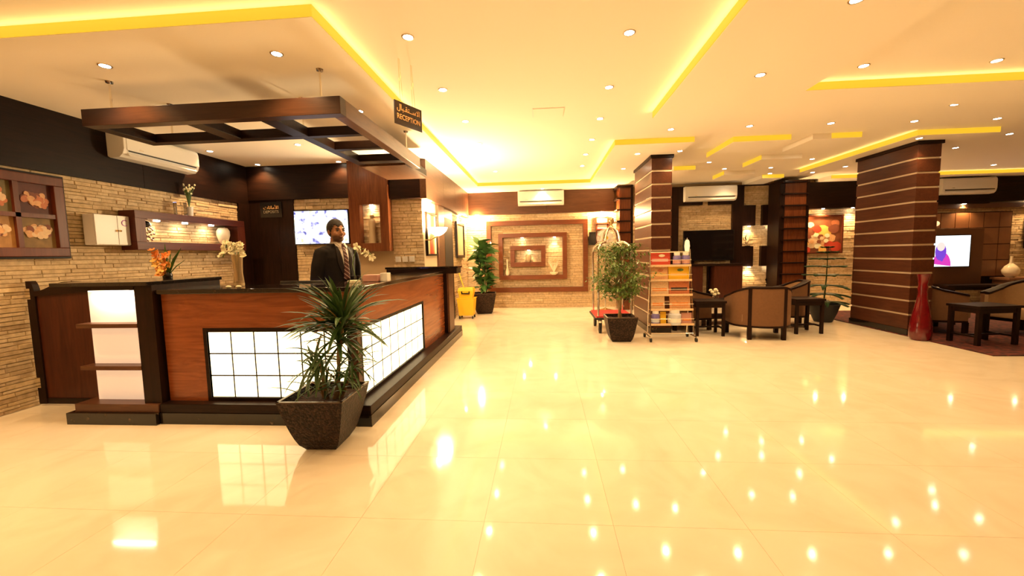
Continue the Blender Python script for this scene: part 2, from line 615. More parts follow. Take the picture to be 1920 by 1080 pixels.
def rug_mat():
    m, nt, b = nodes_of('patterned_rug_pile')
    tc = nt.nodes.new('ShaderNodeTexCoord')
    v = nt.nodes.new('ShaderNodeTexVoronoi')
    v.inputs['Scale'].default_value = 9
    n = nt.nodes.new('ShaderNodeTexNoise')
    n.inputs['Scale'].default_value = 16
    n.inputs['Detail'].default_value = 3
    nt.links.new(tc.outputs['Object'], n.inputs['Vector'])
    nt.links.new(n.outputs['Color'], v.inputs['Vector'])
    r = nt.nodes.new('ShaderNodeValToRGB')
    e = r.color_ramp.elements
    e[0].position, e[0].color = 0.0, (0.025, 0.004, 0.003, 1)
    e[1].position, e[1].color = 1.0, (0.30, 0.11, 0.05, 1)
    x = e.new(0.5)
    x.color = (0.07, 0.010, 0.007, 1)
    x = e.new(0.75)
    x.color = (0.16, 0.025, 0.012, 1)
    nt.links.new(n.outputs['Fac'], r.inputs['Fac'])
    e[0].position = 0.38
    e[-1].position = 0.66
    nt.links.new(r.outputs['Color'], b.inputs['Base Color'])
    b.inputs['Roughness'].default_value = 0.95
    return m


M['rug'] = rug_mat()

# ================================================================== THE SETTING
# ---- floor
fl = P('floor', MB().b(-5.0, 12.3, -3.2, YB + 0.1, -0.15, -0.003), 'grout', kind='structure')
TS = 0.65
tile_me = mesh_from(MB().b(-TS / 2 + 0.0007, TS / 2 - 0.0007, -TS / 2 + 0.0007, TS / 2 - 0.0007, -0.012, 0.0), 'floor_tile')
tile_me.materials.append(M['floor'])
cells = []
for i in range(-9, 19):
    for j in range(-8, 14):
        cx, cy = 0.33 + (i + 0.5) * TS, 1.95 + (j + 0.5) * TS
        if -4.9 - TS / 2 < cx < 12.2 and -3.1 < cy < YB:
            seen = cy > 0.5 and abs(cx + 0.08 * cy) < 1.45 * cy + 0.4
            cells.append((0 if seen else 1, cx * cx + cy * cy, cx, cy))
cells.sort()
rest = MB()
for k, (_, _, cx, cy) in enumerate(cells):
    if k < 290:
        inst('floor_tile', tile_me, fl, (cx, cy, 0))
    else:
        h = TS / 2 - 0.0007
        rest.b(cx - h, cx + h, cy - h, cy + h, -0.012, 0.0)
P('far_floor_tiles', rest, 'floor', fl, kind='stuff')

# ---- ceiling: a raised plane with lower soffits whose edges carry yellow light strips
ce = P('ceiling', MB().b(-5.0, 12.3, -3.2, YB + 0.1, ZH, ZH + 0.12), 'plaster', kind='structure')


COVE_W = 0.75                   # watts per metre of light strip


def soffit(x0, x1, y0, y1, edges):
    s = P('soffit', MB().b(x0, x1, y0, y1, ZL, ZH + 0.01), 'plaster', ce)
    for e in edges:
        side, a, b = e
        m = MB()
        z0, z1 = ZL + 0.004, ZH - 0.001
        if side == 'L':
            m.b(x0 - 0.006, x0 + 0.002, a, b, z0, z1)
        elif side == 'R':
            m.b(x1 - 0.002, x1 + 0.006, a, b, z0, z1)
        else:
            m.b(a, b, y0 - 0.006, y0 + 0.002, z0, z1)
        st = P('led_strip', m, 'led', s)
        L = b - a
        if L > 2.0:
            c = (a + b) / 2
            loc, aim = {'L': ((x0 - 0.012, c, ZL + 0.03), (-1, 0, 0.6)), 'R': ((x1 + 0.012, c, ZL + 0.03), (1, 0, 0.6)), 'F': ((c, y0 - 0.012, ZL + 0.03), (0, -1, 0.6))}[side]
            lo = light('led_glow', 'AREA', loc, COVE_W * L, (1.0, 0.66, 0.22), st, (L, 0.05))
            z = -Vector(aim).normalized()
            x = Vector((0, 1, 0)) if side in 'LR' else Vector((1, 0, 0))
            y = z.cross(x)
            lo.rotation_euler = Matrix((x, y, z)).transposed().to_euler()


soffit(XL - 0.05, -1.44, 2.6, YB, [('F', XL, -1.434), ('R', 2.6, 9.13)])
soffit(-1.44, 1.05, 9.13, YB, [('F', -1.44, 1.05)])
soffit(1.05, 2.15, 6.06, YB, [('F', 1.044, 2.15), ('L', 6.06, 9.13)])
soffit(1.28, 2.56, -1.0, 4.925, [('L', -1.0, 4.925)])
soffit(2.56, 9.0, 4.3, 4.925, [('F', 2.56, 9.0)])
soffit(2.72, 3.5, 6.15, 7.1, [('F', 2.72, 3.5), ('L', 6.15, 7.1)])
soffit(3.8, 4.45, 6.17, 6.9, [('F', 4.05, 4.45)])
soffit(5.2, 6.25, 6.2, 8.8, [('F', 5.194, 6.25), ('L', 6.2, 8.8)])
soffit(2.5, 2.9, 8.1, 8.8, [('F', 2.5, 2.9)])
soffit(3.74, 4.4, 7.4, 8.05, [('L', 7.4, 8.05)])
soffit(3.7, 4.3, 8.75, 9.3, [('L', 8.75, 9.3)])
soffit(4.75, 5.2, 9.35, YB, [('F', 4.75, 5.2)])
soffit(6.4, 12.2, 9.7, YB, [('F', 6.4, 12.2)])

# ---- ledger stone facing
stone_mes = []
for k in range(8):
    m = MB()
    r2 = random.Random(k)
    d = [r2.uniform(0.75, 1.0) for _ in range(4)]
    e = 0.012
    # unit stone: x along, y out (0 = wall, -1 = face), z up, slightly bulged corners
    m.add([(0, 0, 0), (1, 0, 0), (1, 0, 1), (0, 0, 1), (e, -d[0], 0.08), (1 - e, -d[1], 0.08), (1 - e, -d[2], 0.92), (e, -d[3], 0.92)],
          [(4, 5, 6, 7), (0, 1, 5, 4), (1, 2, 6, 5), (2, 3, 7, 6), (3, 0, 4, 7)])
    me = mesh_from(m, 'stone')
    me.materials.append(M['stone'])
    stone_mes.append(me)


def stones(parent, axis, pos, sgn, u0, u1, z0, z1, rh=0.048, lmin=0.12, lmax=0.42, dep=(0.007, 0.02), single=None, holes=(), seed=1):
    """rows of thin split stones on a wall. axis 'X': wall plane x = pos facing sgn; 'Y' likewise. single = rule for stones built one by one"""
    r = random.Random(seed)
    joined = MB()
    count = 0
    z = z0
    while z < z1 - 0.006:
        h = min(rh * r.uniform(0.7, 1.25), z1 - z)
        if z1 - (z + h) < 0.018:
            h = z1 - z
        u = u0 - r.uniform(0, lmin)
        while u < u1 - 0.004:
            l = r.uniform(lmin, lmax)
            a, b = max(u, u0), min(u + l, u1)
            u += l
            if u1 - b < 0.04:
                b = u1
                u = u1
            if b - a < 0.01:
                continue
            cu, cz = (a + b) / 2, z + h / 2
            if any(p0 - 0.02 < cu < p1 + 0.02 and q0 < cz < q1 for (p0, p1, q0, q1) in holes):
                continue
            d = r.uniform(*dep)
            g = 0.0015
            if single and count < 280 and single(cu, cz):
                count += 1
                me = r.choice(stone_mes)
                if axis == 'X':
                    rz = pi / 2 if sgn > 0 else -pi / 2
                    inst('stone', me, parent, (pos, (a + g) if sgn > 0 else (b - g), z + g), (0, 0, rz), (b - a - 2 * g, d, h - 2 * g))
                else:
                    inst('stone', me, parent, (a + g, pos, z + g), (0, 0, 0), (b - a - 2 * g, d, h - 2 * g))
            else:
                t = [r.uniform(0.75, 1) for _ in range(4)]
                cs = [(a + g, 0, z + g), (b - g, 0, z + g), (b - g, 0, z + h - g), (a + g, 0, z + h - g),
                      (a + g + 0.004, t[0] * d, z + g + 0.003), (b - g - 0.004, t[1] * d, z + g + 0.003), (b - g - 0.004, t[2] * d, z + h - g - 0.003), (a + g + 0.004, t[3] * d, z + h - g - 0.003)]
                if axis == 'X':
                    vs = [(pos + sgn * c[1], c[0], c[2]) for c in cs]
                else:
                    vs = [(c[0], pos + sgn * c[1], c[2]) for c in cs]
                joined.add(vs, [(4, 5, 6, 7), (0, 1, 5, 4), (1, 2, 6, 5), (2, 3, 7, 6), (3, 0, 4, 7)])
        z += h
    if joined.v:
        P('ledger_stonework', joined, 'stone', parent, kind='stuff')


def panels_with_holes(mb, x0, x1, z0, z1, y0, y1, holes):
    xs = sorted({x0, x1, *[h[0] for h in holes], *[h[1] for h in holes]})
    zs = sorted({z0, z1, *[h[2] for h in holes], *[h[3] for h in holes]})
    xs = [x for x in xs if x0 <= x <= x1]
    zs = [z for z in zs if z0 <= z <= z1]
    for i in range(len(xs) - 1):
        run = None
        for j in range(len(zs) - 1):
            cx, cz = (xs[i] + xs[i + 1]) / 2, (zs[j] + zs[j + 1]) / 2
            solid = not any(h[0] < cx < h[1] and h[2] < cz < h[3] for h in holes)
            if solid and run is None:
                run = zs[j]
            if not solid and run is not None:
                mb.b(xs[i], xs[i + 1], y0, y1, run, zs[j])
                run = None
        if run is not None:
            mb.b(xs[i], xs[i + 1], y0, y1, run, zs[-1])


# ---- left wall
wl = P('wall_left', MB().b(XL - 0.12, XL - 0.004, -3.1, YR + 0.12, 0, ZH), 'mortar', kind='structure')
stones(wl, 'X', XL - 0.004, 1, 2.3, 6.24, 0.0, 2.26, 0.04, 0.11, 0.38, single=lambda u, z: 3.15 < u < 4.75 and (z < 1.55 or u > 3.85), seed=3)
for k, (a, b) in enumerate(((-3.0, 0.2), (0.2, 2.9), (2.9, 4.7), (4.7, 6.5))):
    P('upper_panel', MB().b(XL - 0.004, XL + 0.035, a + 0.002, b - 0.002, 2.26, ZL), 'wenge', wl)
P('corner_panel', MB().b(XL - 0.004, XL + 0.035, 6.24, YR, 0, 2.26), 'wenge_z', wl)
P('plain_facing', MB().b(XL - 0.004, XL + 0.015, -3.0, 2.3, 0, 2.26), 'stone', wl)

# ---- wall behind the reception
wr = P('wall_reception', MB().b(XL - 0.05, XC, YR, YR + 0.12, 0, ZH), 'mortar', kind='structure')
P('dark_door_panel', MB().b(XL, -4.36, YR - 0.03, YR, 0, 2.33), 'wenge_z', wr)
P('dark_door_panel', MB().b(-4.355, -4.09, YR - 0.03, YR, 0, 2.33), 'wenge_z', wr)
P('upper_panel', MB().b(XL, -3.08, YR - 0.04, YR, 2.33, ZL), 'wenge_x', wr)
P('upper_panel', MB().b(-2.43, XC, YR - 0.10, YR, 2.28, ZL), 'wenge_x', wr)
stones(wr, 'Y', YR, -1, -4.09, -3.08, 0.0, 2.33, 0.05, 0.12, 0.4, seed=5)
stones(wr, 'Y', YR, -1, -2.44, XC, 0.0, 2.28, 0.05, 0.12, 0.35, seed=6)

# wood pier with a lit niche
pn = T('niche_pier', 'reddish wooden wall pier with a small lit niche beside the reception television', 'wall niche', (-2.76, YR - 0.12, 0))
m = MB()
panels_with_holes(m, -3.08, -2.44, 1.45, ZL, YR - 0.16, YR - 0.002, [(-2.905, -2.575, 1.58, 2.19)])
P('casing', m, 'mahog_z', pn)
P('niche_edge', MB().frame('Y', YR - 0.165, YR - 0.13, -2.93, -2.55, 1.555, 2.215, 0.026), 'mahog_z', pn)
m = MB()
rr = random.Random(9)
z = 1.58
while z < 2.19:
    u = -2.905
    h = rr.uniform(0.025, 0.045)
    while u < -2.575:
        l = rr.uniform(0.08, 0.2)
        m.b(u, min(u + l - 0.002, -2.575), YR - rr.uniform(0.03, 0.045), YR - 0.003, z, min(z + h - 0.002, 2.19))
        u += l
    z += h
P('niche_stonework', m, 'stone', pn, kind='stuff')
P('niche_lamp', MB().lathe([(0.03, 0), (0.03, 0.012), (0.022, 0.014)], (-2.74, YR - 0.085, 2.176), 12), 'lamp', pn)
light('niche_light', 'SPOT', (-2.74, YR - 0.085, 2.165), 6, parent=pn, spot=100, size=0.02, aim=(0, 0.15, -1))

# ---- corridor wall running on to the far wall, with a dark bulkhead above
wc = P('wall_corridor', MB().b(XC - 0.12, XC - 0.004, YR, YB, 0, ZH), 'mortar', kind='structure')
P('plaster_face', MB().b(XC - 0.004, XC + 0.004, 6.5, 7.28, 0, 2.3), 'cream', wc)
for (a, b) in ((6.4, 7.55), (7.55, 8.55), (8.55, 9.35), (9.35, 10.06)):
    P('bulkhead_panel', MB().b(XC, XC + 0.10, a + 0.002, b - 0.002, 2.27, ZL), 'band_y', wc)
P('wood_pilaster', MB().b(XC, XC + 0.05, 7.3, 7.72, 0, 2.27), 'band_y', wc)
stones(wc, 'X', XC - 0.004, 1, 8.6, YB, 0, 2.27, 0.05, 0.15, 0.4, seed=11)
dr = P('door_1', MB().b(XC - 0.02, XC + 0.02, 7.72, 8.56, 0, 2.27), 'wenge_z', kind='structure')
P('door_panel', MB().b(XC + 0.02, XC + 0.03, 7.82, 8.46, 0.2, 2.1), 'blackmatte', dr)
P('door_handle', MB().tube([(XC + 0.03, 7.83, 1.02), (XC + 0.07, 7.83, 1.02), (XC + 0.07, 7.93, 1.02)], 0.009), 'chrome', dr, smooth=True)

# ---- far wall
wb = P('wall_far', MB().b(XC - 0.1, 12.3, YB + 0.02, YB + 0.16, 0, ZH), 'mortar', kind='structure')
stones(wb, 'Y', YB + 0.02, -1, XC, 2.3, 0.1, 2.36, 0.055, 0.16, 0.5, seed=12)
P('stone_skirting', MB().b(XC, 2.3, YB - 0.03, YB + 0.02, 0, 0.1), 'stone', wb)
for (a, b) in ((XC + 0.1, 0.1), (0.1, 1.72)):
    P('bulkhead_panel', MB().b(a + 0.002, b - 0.002, YB - 0.19, YB + 0.02, 2.34, ZL), 'band', wb)
HO = [(3.27, 4.53, 1.1, 2.44), (3.83, 3.98, 2.43, 2.56), (3.65, 4.53, 0.96, 1.1), (3.79, 3.98, 0.3, 0.97), (4.78, 5.43, 2.4, 2.86),
      (5.05, 5.21, 1.9, 2.41), (4.76, 5.51, 1.43, 1.92), (5.02, 5.2, 0.94, 1.44), (4.76, 5.51, 0.42, 0.95)]
m = MB()
panels_with_holes(m, 2.3, 5.75, 0.0, ZL, YB - 0.07, YB + 0.02, HO)
P('dark_cladding', m, 'wenge_z', wb, kind='stuff')
for k, h in enumerate(HO):
    stones(wb, 'Y', YB + 0.02, -1, h[0], h[1], h[2], h[3], 0.05, 0.12, 0.4, seed=20 + k)
stones(wb, 'Y', YB + 0.02, -1, 5.75, 12.2, 0.0, 2.26, 0.055, 0.16, 0.5, seed=40)
P('bulkhead_panel', MB().b(5.95, 7.9, YB - 0.12, YB + 0.02, 2.27, ZL), 'wenge_x', wb)
P('bulkhead_panel', MB().b(7.9, 10.1, YB - 0.12, YB + 0.02, 2.29, ZL), 'wenge_x', wb)
P('bulkhead_panel', MB().b(10.1, 12.2, YB - 0.12, YB + 0.02, 2.33, ZL), 'wenge_x', wb)
P('bulkhead_trim', MB().b(7.9, 12.2, YB - 0.07, YB + 0.02, 2.19, 2.29), 'board_brown', wb)
P('wood_jamb', MB().b(7.35, 7.6, YB - 0.08, YB + 0.02, 0, 2.2), 'mahog_z', wb)

# ---- walls beside and behind the photographer
P('wall_right', MB().b(12.2, 12.32, -3.2, YB + 0.1, 0, ZH), 'stone', kind='structure')
P('wall_entrance', MB().b(-5.0, 12.3, -3.2, -3.08, 0, ZH), 'tile_brown', kind='structure')


# ---- the two inlaid pillars
def pillar(name, label, x0, x1, y0, y1, seed):
    t = T(name, label, 'pillar', ((x0 + x1) / 2, (y0 + y1) / 2, 0))
    P('core', MB().b(x0 + 0.012, x1 - 0.012, y0 + 0.012, y1 - 0.012, 0.0, ZL - 0.002), 'inlay', t)
    P('base', MB().b(x0 - 0.012, x1 + 0.012, y0 - 0.012, y1 + 0.012, 0.0, 0.10), 'marble', t)
    n = 13
    z0, z1 = 0.10, ZL - 0.05
    st = (z1 - z0) / n
    for k in range(n):
        P('wood_course', MB().b(x0, x1, y0, y1, z0 + k * st + (0.026 if k else 0), z0 + (k + 1) * st), 'mahog_p', t, bevel=0.004)
    P('crown', MB().b(x0 - 0.02, x1 + 0.02, y0 - 0.02, y1 + 0.02, ZL - 0.05, ZL - 0.002), 'wenge_x', t)
    return t


M['mahog_p'] = wood('pillar_wood', (0.054, 0.016, 0.007), (0.090, 0.028, 0.012), 'Y', 0.35, coat=0.1)
pillar('inlaid_pillar', 'brown wooden pillar with pale inlaid bands behind the brochure rack', 1.74, 2.06, 6.75, 7.95, 1)
pillar('inlaid_pillar', 'brown wooden pillar with pale inlaid bands beside the red floor vase', 5.47, 5.79, 6.5, 7.65, 2)


# ---- louvred dark columns on the far wall
def louvre(label, x0, x1, y0, y1):
    t = T('louvred_column', label, 'column', ((x0 + x1) / 2, y0, 0))
    P('core', MB().b(x0 + 0.03, x1 - 0.01, y0 + 0.03, y1, 0, ZL - 0.002), 'mahog_z', t)
    P('side_board', MB().b(x0 + 0.36 if False else x1 - 0.02, x1 + 0.03, y0 + 0.01, y1, 0, ZL - 0.002), 'wenge_z', t)
    n = 11
    for k in range(n):
        z = 0.24 + k * (ZL - 0.3) / (n - 1)
        P('shelf_slat', MB().b(x0 - 0.045, x1 + 0.01, y0 - 0.03, y1, z, z + 0.03), 'wenge_x', t)
    return t


louvre('louvred brown column beside the back wall frames, behind the luggage cart', 1.74, 2.04, 9.6, YB - 0.19)
lc = louvre('louvred brown column between the lit stone niches and the still life painting', 5.42, 5.93, 9.7, YB - 0.07)
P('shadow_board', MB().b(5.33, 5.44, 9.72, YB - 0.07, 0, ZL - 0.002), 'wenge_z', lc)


# ================================================================== RECEPTION
def Lpoly(f, r, x0, y1, w):
    """L outline: front line y=f from x0 to r, side line x=r from f to y1, leg width w"""
    return [(x0, f), (r, f), (r, y1), (r - w, y1), (r - w, f + w), (x0, f + w)]


rc = T('reception_counter', 'L-shaped reddish wooden reception counter with glowing square glass blocks', 'reception counter', (-2.3, 3.6, 0))
P('stone_base', MB().prism(Lpoly(3.06, -1.39, -3.215, 6.75, 0.55), 0, 0.095), 'marble', rc)
P('plinth_step', MB().prism(Lpoly(3.065, -1.395, -3.215, 6.74, 0.55), 0.095, 0.172), 'wenge_x', rc, bevel=0.006)
FP, SP = 3.15, -1.52          # outer faces of front and side panel
m = MB()
panels_with_holes(m, -3.2, -1.575, 0.172, 1.085, FP, FP + 0.04, [(-2.82, -1.575, 0.2, 0.765)])
P('front_panel', m, 'mahog', rc)
m = MB()
ms = MB()
panels_with_holes(m, 3.205, 6.05, 0.172, 1.085, 0, 0.04, [(3.205, 4.96, 0.2, 0.765)])
ms.v = [(SP - v[1], v[0], v[2]) for v in m.v]
ms.f, ms.mi = m.f, m.mi
P('side_panel', ms, 'mahog_y', rc)
P('corner_post', MB().b(-1.575, SP + 0.004, FP - 0.004, FP + 0.055, 0.172, 1.085), 'band_y', rc)
P('block_frame', MB().frame('Y', FP - 0.004, FP + 0.05, -2.85, -1.575, 0.172, 0.795, 0.03), 'wenge_x', rc)
P('block_frame', MB().frame('X', SP - 0.05, SP + 0.004, 3.205, 4.99, 0.172, 0.795, 0.03), 'wenge', rc)
P('block_grid', MB().b(-2.82, -1.6, FP + 0.0125, FP + 0.03, 0.2, 0.765), 'wenge_x', rc)
P('block_grid', MB().b(SP - 0.03, SP - 0.0125, 3.22, 4.96, 0.2, 0.765), 'wenge', rc)
bw, bh = 0.2035, 0.188
blk = mesh_from(MB().b(-bw / 2 + 0.007, bw / 2 - 0.007, 0, 0.004, -bh / 2 + 0.006, bh / 2 - 0.006), 'glass_block', bevel=0.001)
blk.materials.append(M['block'])
for i in range(6):
    for j in range(3):
        inst('glass_block', blk, rc, (-2.82 + (i + 0.5) * bw, FP + 0.0085, 0.2 + (j + 0.5) * bh))
for i in range(8):
    for j in range(3):
        inst('glass_block', blk, rc, (SP - 0.0085, 3.235 + (i + 0.5) * 0.2155, 0.2 + (j + 0.5) * bh), (0, 0, pi / 2), (0.2155 / bw * 0.95, 1, 1))
P('inner_panel', MB().b(-3.2, -1.95, 3.56, 3.58, 0.1, 1.08), 'wenge_x', rc)
P('inner_panel', MB().b(-1.97, -1.95, 3.58, 6.05, 0.1, 1.08), 'wenge', rc)
ct = P('countertop', MB().prism(Lpoly(3.11, -1.475, -3.21, 6.05, 0.5), 1.087, 1.125), 'granite', bevel=0.005)
tag(ct, 'polished dark speckled granite worktop on the reception counter', 'countertop')

# end return of the counter
er = T('end_counter', 'tall dark wooden end unit with stone top closing the counter', 'counter', (-1.7, 6.2, 0))
P('end_post', MB().b(-1.98, -1.47, 6.065, 6.38, 0.175, 1.09), 'wenge_z', er)
P('top_slab', MB().b(-2.42, -1.29, 6.056, 6.38, 1.165, 1.195), 'granite', er, bevel=0.004)
P('top_apron', MB().b(-2.40, -1.31, 6.06, 6.37, 1.085, 1.165), 'wenge_x', er)
P('end_cheek', MB().b(-1.47, -1.44, 6.07, 6.38, 0.175, 1.085), 'band_y', er)

# lit display pier at the left end
dp = T('display_pier', 'dark wooden end pier with three glowing white shelf bays', 'display shelf', (-3.6, 3.4, 0))
P('stone_base', MB().b(-4.04, -3.225, 3.03, 3.85, 0, 0.098), 'marble', dp)
P('plinth_step', MB().b(-3.99, -3.225, 3.06, 3.82, 0.098, 0.168), 'band', dp, bevel=0.005)
P('side_board', MB().b(-4.045, -3.91, 3.45, 3.475, 0.168, 1.164), 'redwood', dp)
P('post', MB().b(-3.375, -3.216, 3.09, 3.8, 0.168, 1.165), 'wenge_z', dp)
P('back_board', MB().b(-3.91, -3.375, 3.195, 3.8, 0.168, 1.165), 'wenge_z', dp)
for (z0, z1) in ((0.168, 0.452), (0.488, 0.812), (0.848, 1.128)):
    P('lit_panel', MB().b(-3.90, -3.375, 3.178, 3.194, z0, z1), 'acrylic', dp)
    P('lit_cheek', MB().b(-3.383, -3.376, 3.105, 3.177, z0, z1), 'acrylic', dp)
for z in (0.452, 0.812):
    P('shelf', MB().b(-3.93, -3.375, 3.085, 3.19, z, z + 0.036), 'band', dp, bevel=0.003)
P('head_board', MB().b(-3.93, -3.375, 3.085, 3.19, 1.128, 1.165), 'wenge_x', dp)
P('top_slab', MB().b(-4.09, -3.216, 3.05, 3.83, 1.165, 1.197), 'granite', dp, bevel=0.004)
for k, (z, pw) in enumerate(((1.118, 2.2),)):
    P('bay_lamp', MB().b(-3.80, -3.46, 3.10, 3.13, z, z + 0.008), 'lamp_soft', dp)
    light('bay_light', 'AREA', (-3.63, 3.115, z - 0.006), pw, (1, 0.80, 0.55), dp, (0.40, 0.03), aim=(0, 0.25, -1))

# swing gate
sg = T('swing_gate', 'dark red wooden swing gate with a curved top against the stone wall', 'gate', (-4.8, 3.46, 0))
P('panel', MB().b(-4.77, -4.05, 3.45, 3.475, 0.06, 1.10), 'redwood', sg)
P('stile', MB().prism([(-4.845, 0.02), (-4.765, 0.02), (-4.765, 1.12), (-4.78, 1.17), (-4.80, 1.20), (-4.845, 1.20)], 3.435, 3.485, 'Y'), 'wenge_z', sg)
P('bottom_rail', MB().b(-4.765, -4.05, 3.44, 3.48, 0.02, 0.075), 'wenge_x', sg)
top = [(-4.765, 1.055), (-4.10, 1.10), (-4.10, 1.19)] + [(-4.44 - 0.325 * k / 10, 1.19 - 0.085 * (0.5 - 0.5 * cos(pi * k / 10))) for k in range(11)]
P('top_rail', MB().prism(top, 3.435, 3.485, 'Y'), 'wenge_x', sg)
for z in (0.18, 1.03):
    P('hinge', MB().b(-4.855, -4.80, 3.428, 3.438, z, z + 0.10), 'chrome', sg)

# ---- things on and behind the counter
def vase(name, label, prof, loc, mat, cat='vase', group=None, n=20):
    o = P(name, MB().lathe(prof, loc, n), mat, smooth=True)
    return tag(o, label, cat, group)


def blossom(mb, c, r, seed, npet=5, tilt=0.5):
    rr = random.Random(seed)
    ax = Vector((rr.uniform(-1, 1), rr.uniform(-1, -0.2), rr.uniform(-0.3, 0.8))).normalized()
    q = ax.to_track_quat('Z', 'Y').to_matrix()
    for k in range(npet):
        a = 2 * pi * k / npet + rr.uniform(-0.2, 0.2)
        R = q @ Matrix.Rotation(a, 3, 'Z') @ Matrix.Rotation(-tilt, 3, 'Y')
        p = Vector(c) + R @ Vector((r * 0.55, 0, 0))
        mb.ell(p, (r * 0.55, r * 0.36, r * 0.08), 8, 4, R)


# white orchid in a tall glass
og = T('orchid_vase', 'white orchid sprays arching from a tall glass vase on the counter', 'flower vase', (-2.68, 3.38, 1.126))
P('glass_vase', MB().lathe([(0.042, 0), (0.043, 0.02), (0.034, 0.12), (0.040, 0.24), (0.045, 0.28), (0.041, 0.28), (0.036, 0.23), (0.030, 0.12), (0.036, 0.03)], (-2.68, 3.38, 1.126), 20), 'vase_glass', og, smooth=True)
P('pebbles', MB().lathe([(0.033, 0), (0.033, 0.04), (0.02, 0.045)], (-2.68, 3.38, 1.132), 14), 'petal_w', og)
for s, (dx, dz, drop) in enumerate(((-0.09, 0.40, 0.20), (0.12, 0.38, 0.17), (0.01, 0.36, 0.10))):
    path = []
    for k in range(9):
        t = k / 8
        path.append((-2.68 + dx * t ** 1.5, 3.38 - 0.05 * t, 1.14 + dz * sin(min(1, t * 1.4) * pi / 2) - drop * max(0, t - 0.55) ** 1.3 * 2.2))
    P('stalk', MB().tube(path, 0.004, 5), 'leaf_f', og)
    mb = MB()
    for k in range(14):
        t = 0.42 + 0.58 * k / 13
        i = min(7, int(t * 8))
        p = Vector(path[i]).lerp(Vector(path[i + 1]), t * 8 - i)
        blossom(mb, (p.x + rng.uniform(-.012, .012), p.y - 0.015, p.z + rng.uniform(-.01, .01)), 0.03, s * 20 + k)
    P('blossoms', mb, 'petal_w', og, kind='stuff')
for k, x in enumerate((-2.65, -2.56)):
    tag(P('fallen_blossom', MB().ell((x, 3.22, 1.135), (0.025, 0.016, 0.011), 10, 6), 'petal_w'), 'pale fallen petal on the counter under the orchid' if k == 0 else 'pale fallen petal on the counter right of the orchid vase', 'petal')

# orange flowers on the pier
of = T('orange_flowers', 'orange gladiolus stems in a small dark vase behind the display pier', 'flowers', (-3.52, 3.55, 1.197))
P('vase', MB().lathe([(0.035, 0), (0.04, 0.03), (0.03, 0.06)], (-3.52, 3.55, 1.197), 14), 'black', of, smooth=True)
for s, (dx, h) in enumerate(((-0.08, 0.25), (0.05, 0.22))):
    P('stalk', MB().tube([(-3.52, 3.55, 1.22), (-3.52 + dx * .6, 3.55, 1.22 + h * .5), (-3.52 + dx, 3.55, 1.22 + h)], 0.005, 5), 'leaf_f', of)
    mb = MB()
    for k in range(13):
        t = 0.1 + 0.9 * k / 12
        mb.m = 1 if rng.random() < 0.35 else 0
        blossom(mb, (-3.52 + dx * t + rng.uniform(-.03, .03), 3.53 + rng.uniform(-.03, .01), 1.21 + h * t), 0.045 - 0.012 * t, s * 30 + k + 5)
    P('blossoms', mb, ['petal_o', 'petal_y'], of, kind='stuff')
for dx, h in ((0.16, 0.26), (0.0, 0.30), (0.19, 0.15)):
    P('leaf', MB().tube([(-3.52, 3.55, 1.22), (-3.52 + dx * .5, 3.55, 1.22 + h * .6), (-3.52 + dx, 3.55, 1.22 + h)], [0.01, 0.012, 0.002], 6, flat=0.25), 'leaf_r', of)

# small white orchid at the right of the clerk
o2 = T('small_orchid', 'small white orchid spray leaning beside the clerk on the counter', 'flowers', (-1.78, 3.72, 1.126))
P('pot', MB().lathe([(0.035, 0), (0.045, 0.06), (0.04, 0.06)], (-1.78, 3.72, 1.126), 14), 'black', o2, smooth=True)
path = [(-1.78, 3.72, 1.17), (-1.80, 3.72, 1.30), (-1.76, 3.71, 1.42), (-1.68, 3.70, 1.44), (-1.60, 3.69, 1.38)]
P('stalk', MB().tube(path, 0.004, 5), 'leaf_f', o2)
for k, (x, z) in enumerate(((-1.74, 1.455), (-1.70, 1.435), (-1.655, 1.40), (-1.625, 1.385), (-1.60, 1.36))):
    mb = MB()
    blossom(mb, (x, 3.68, z), 0.042, 70 + k)
    P('blossom', mb, 'petal_w', o2)
tag(P('tissue_box', MB().b(-1.72, -1.57, 3.74, 3.86, 1.1255, 1.19), 'pink', bevel=0.006), 'pink tissue box on the counter beside the clerk', 'box')
tag(P('note_block', MB().b(-1.555, -1.485, 3.76, 3.85, 1.1255, 1.205), 'white', bevel=0.004), 'small white note block standing by the pink box', 'note block')
tag(P('paper_stack', MB().b(-1.78, -1.70, 3.56, 3.66, 1.1255, 1.15), 'petal_w', bevel=0.003), 'pale paper stack lying on the counter before the pink box', 'papers')
lp = T('desk_monitor', 'slim black desk monitor glowing blue just behind the counter edge', 'monitor', (-2.35, 3.78, 0.75))
P('stand', MB().b(-2.42, -2.28, 3.72, 3.84, 0.75, 0.77).b(-2.37, -2.33, 3.76, 3.79, 0.77, 0.95), 'black', lp)
P('case', MB().rb((-2.35, 3.77, 1.0), (0.46, 0.03, 0.29), rx=-0.25), 'black', lp, bevel=0.005)
P('screen', MB().rb((-2.35, 3.788, 1.004), (0.43, 0.004, 0.26), rx=-0.25), 'screen_blue', lp)
dk = T('clerk_desk', 'dark wooden work desk behind the reception counter', 'desk', (-2.5, 3.8, 0))
P('top', MB().b(-3.19, -1.98, 3.585, 3.84, 0.72, 0.75), 'wenge_x', dk)
for x in (-3.15, -2.02):
    P('leg', MB().b(x - 0.025, x + 0.025, 3.77, 3.83, 0, 0.72), 'wenge_z', dk)

# ---- hanging pergola canopy
hc = T('hanging_canopy', 'dark wooden pergola canopy hung on steel rods above the reception counter', 'canopy', (-2.6, 3.6, 2.5))
CB, CT = 2.51, 2.648


def beam(x0, x1, y0, y1, mt='wenge_x', z0=CB, z1=CT - 0.055, nm='beam'):
    P(nm, MB().b(x0, x1, y0, y1, z0, z1), mt, hc, bevel=0.003)


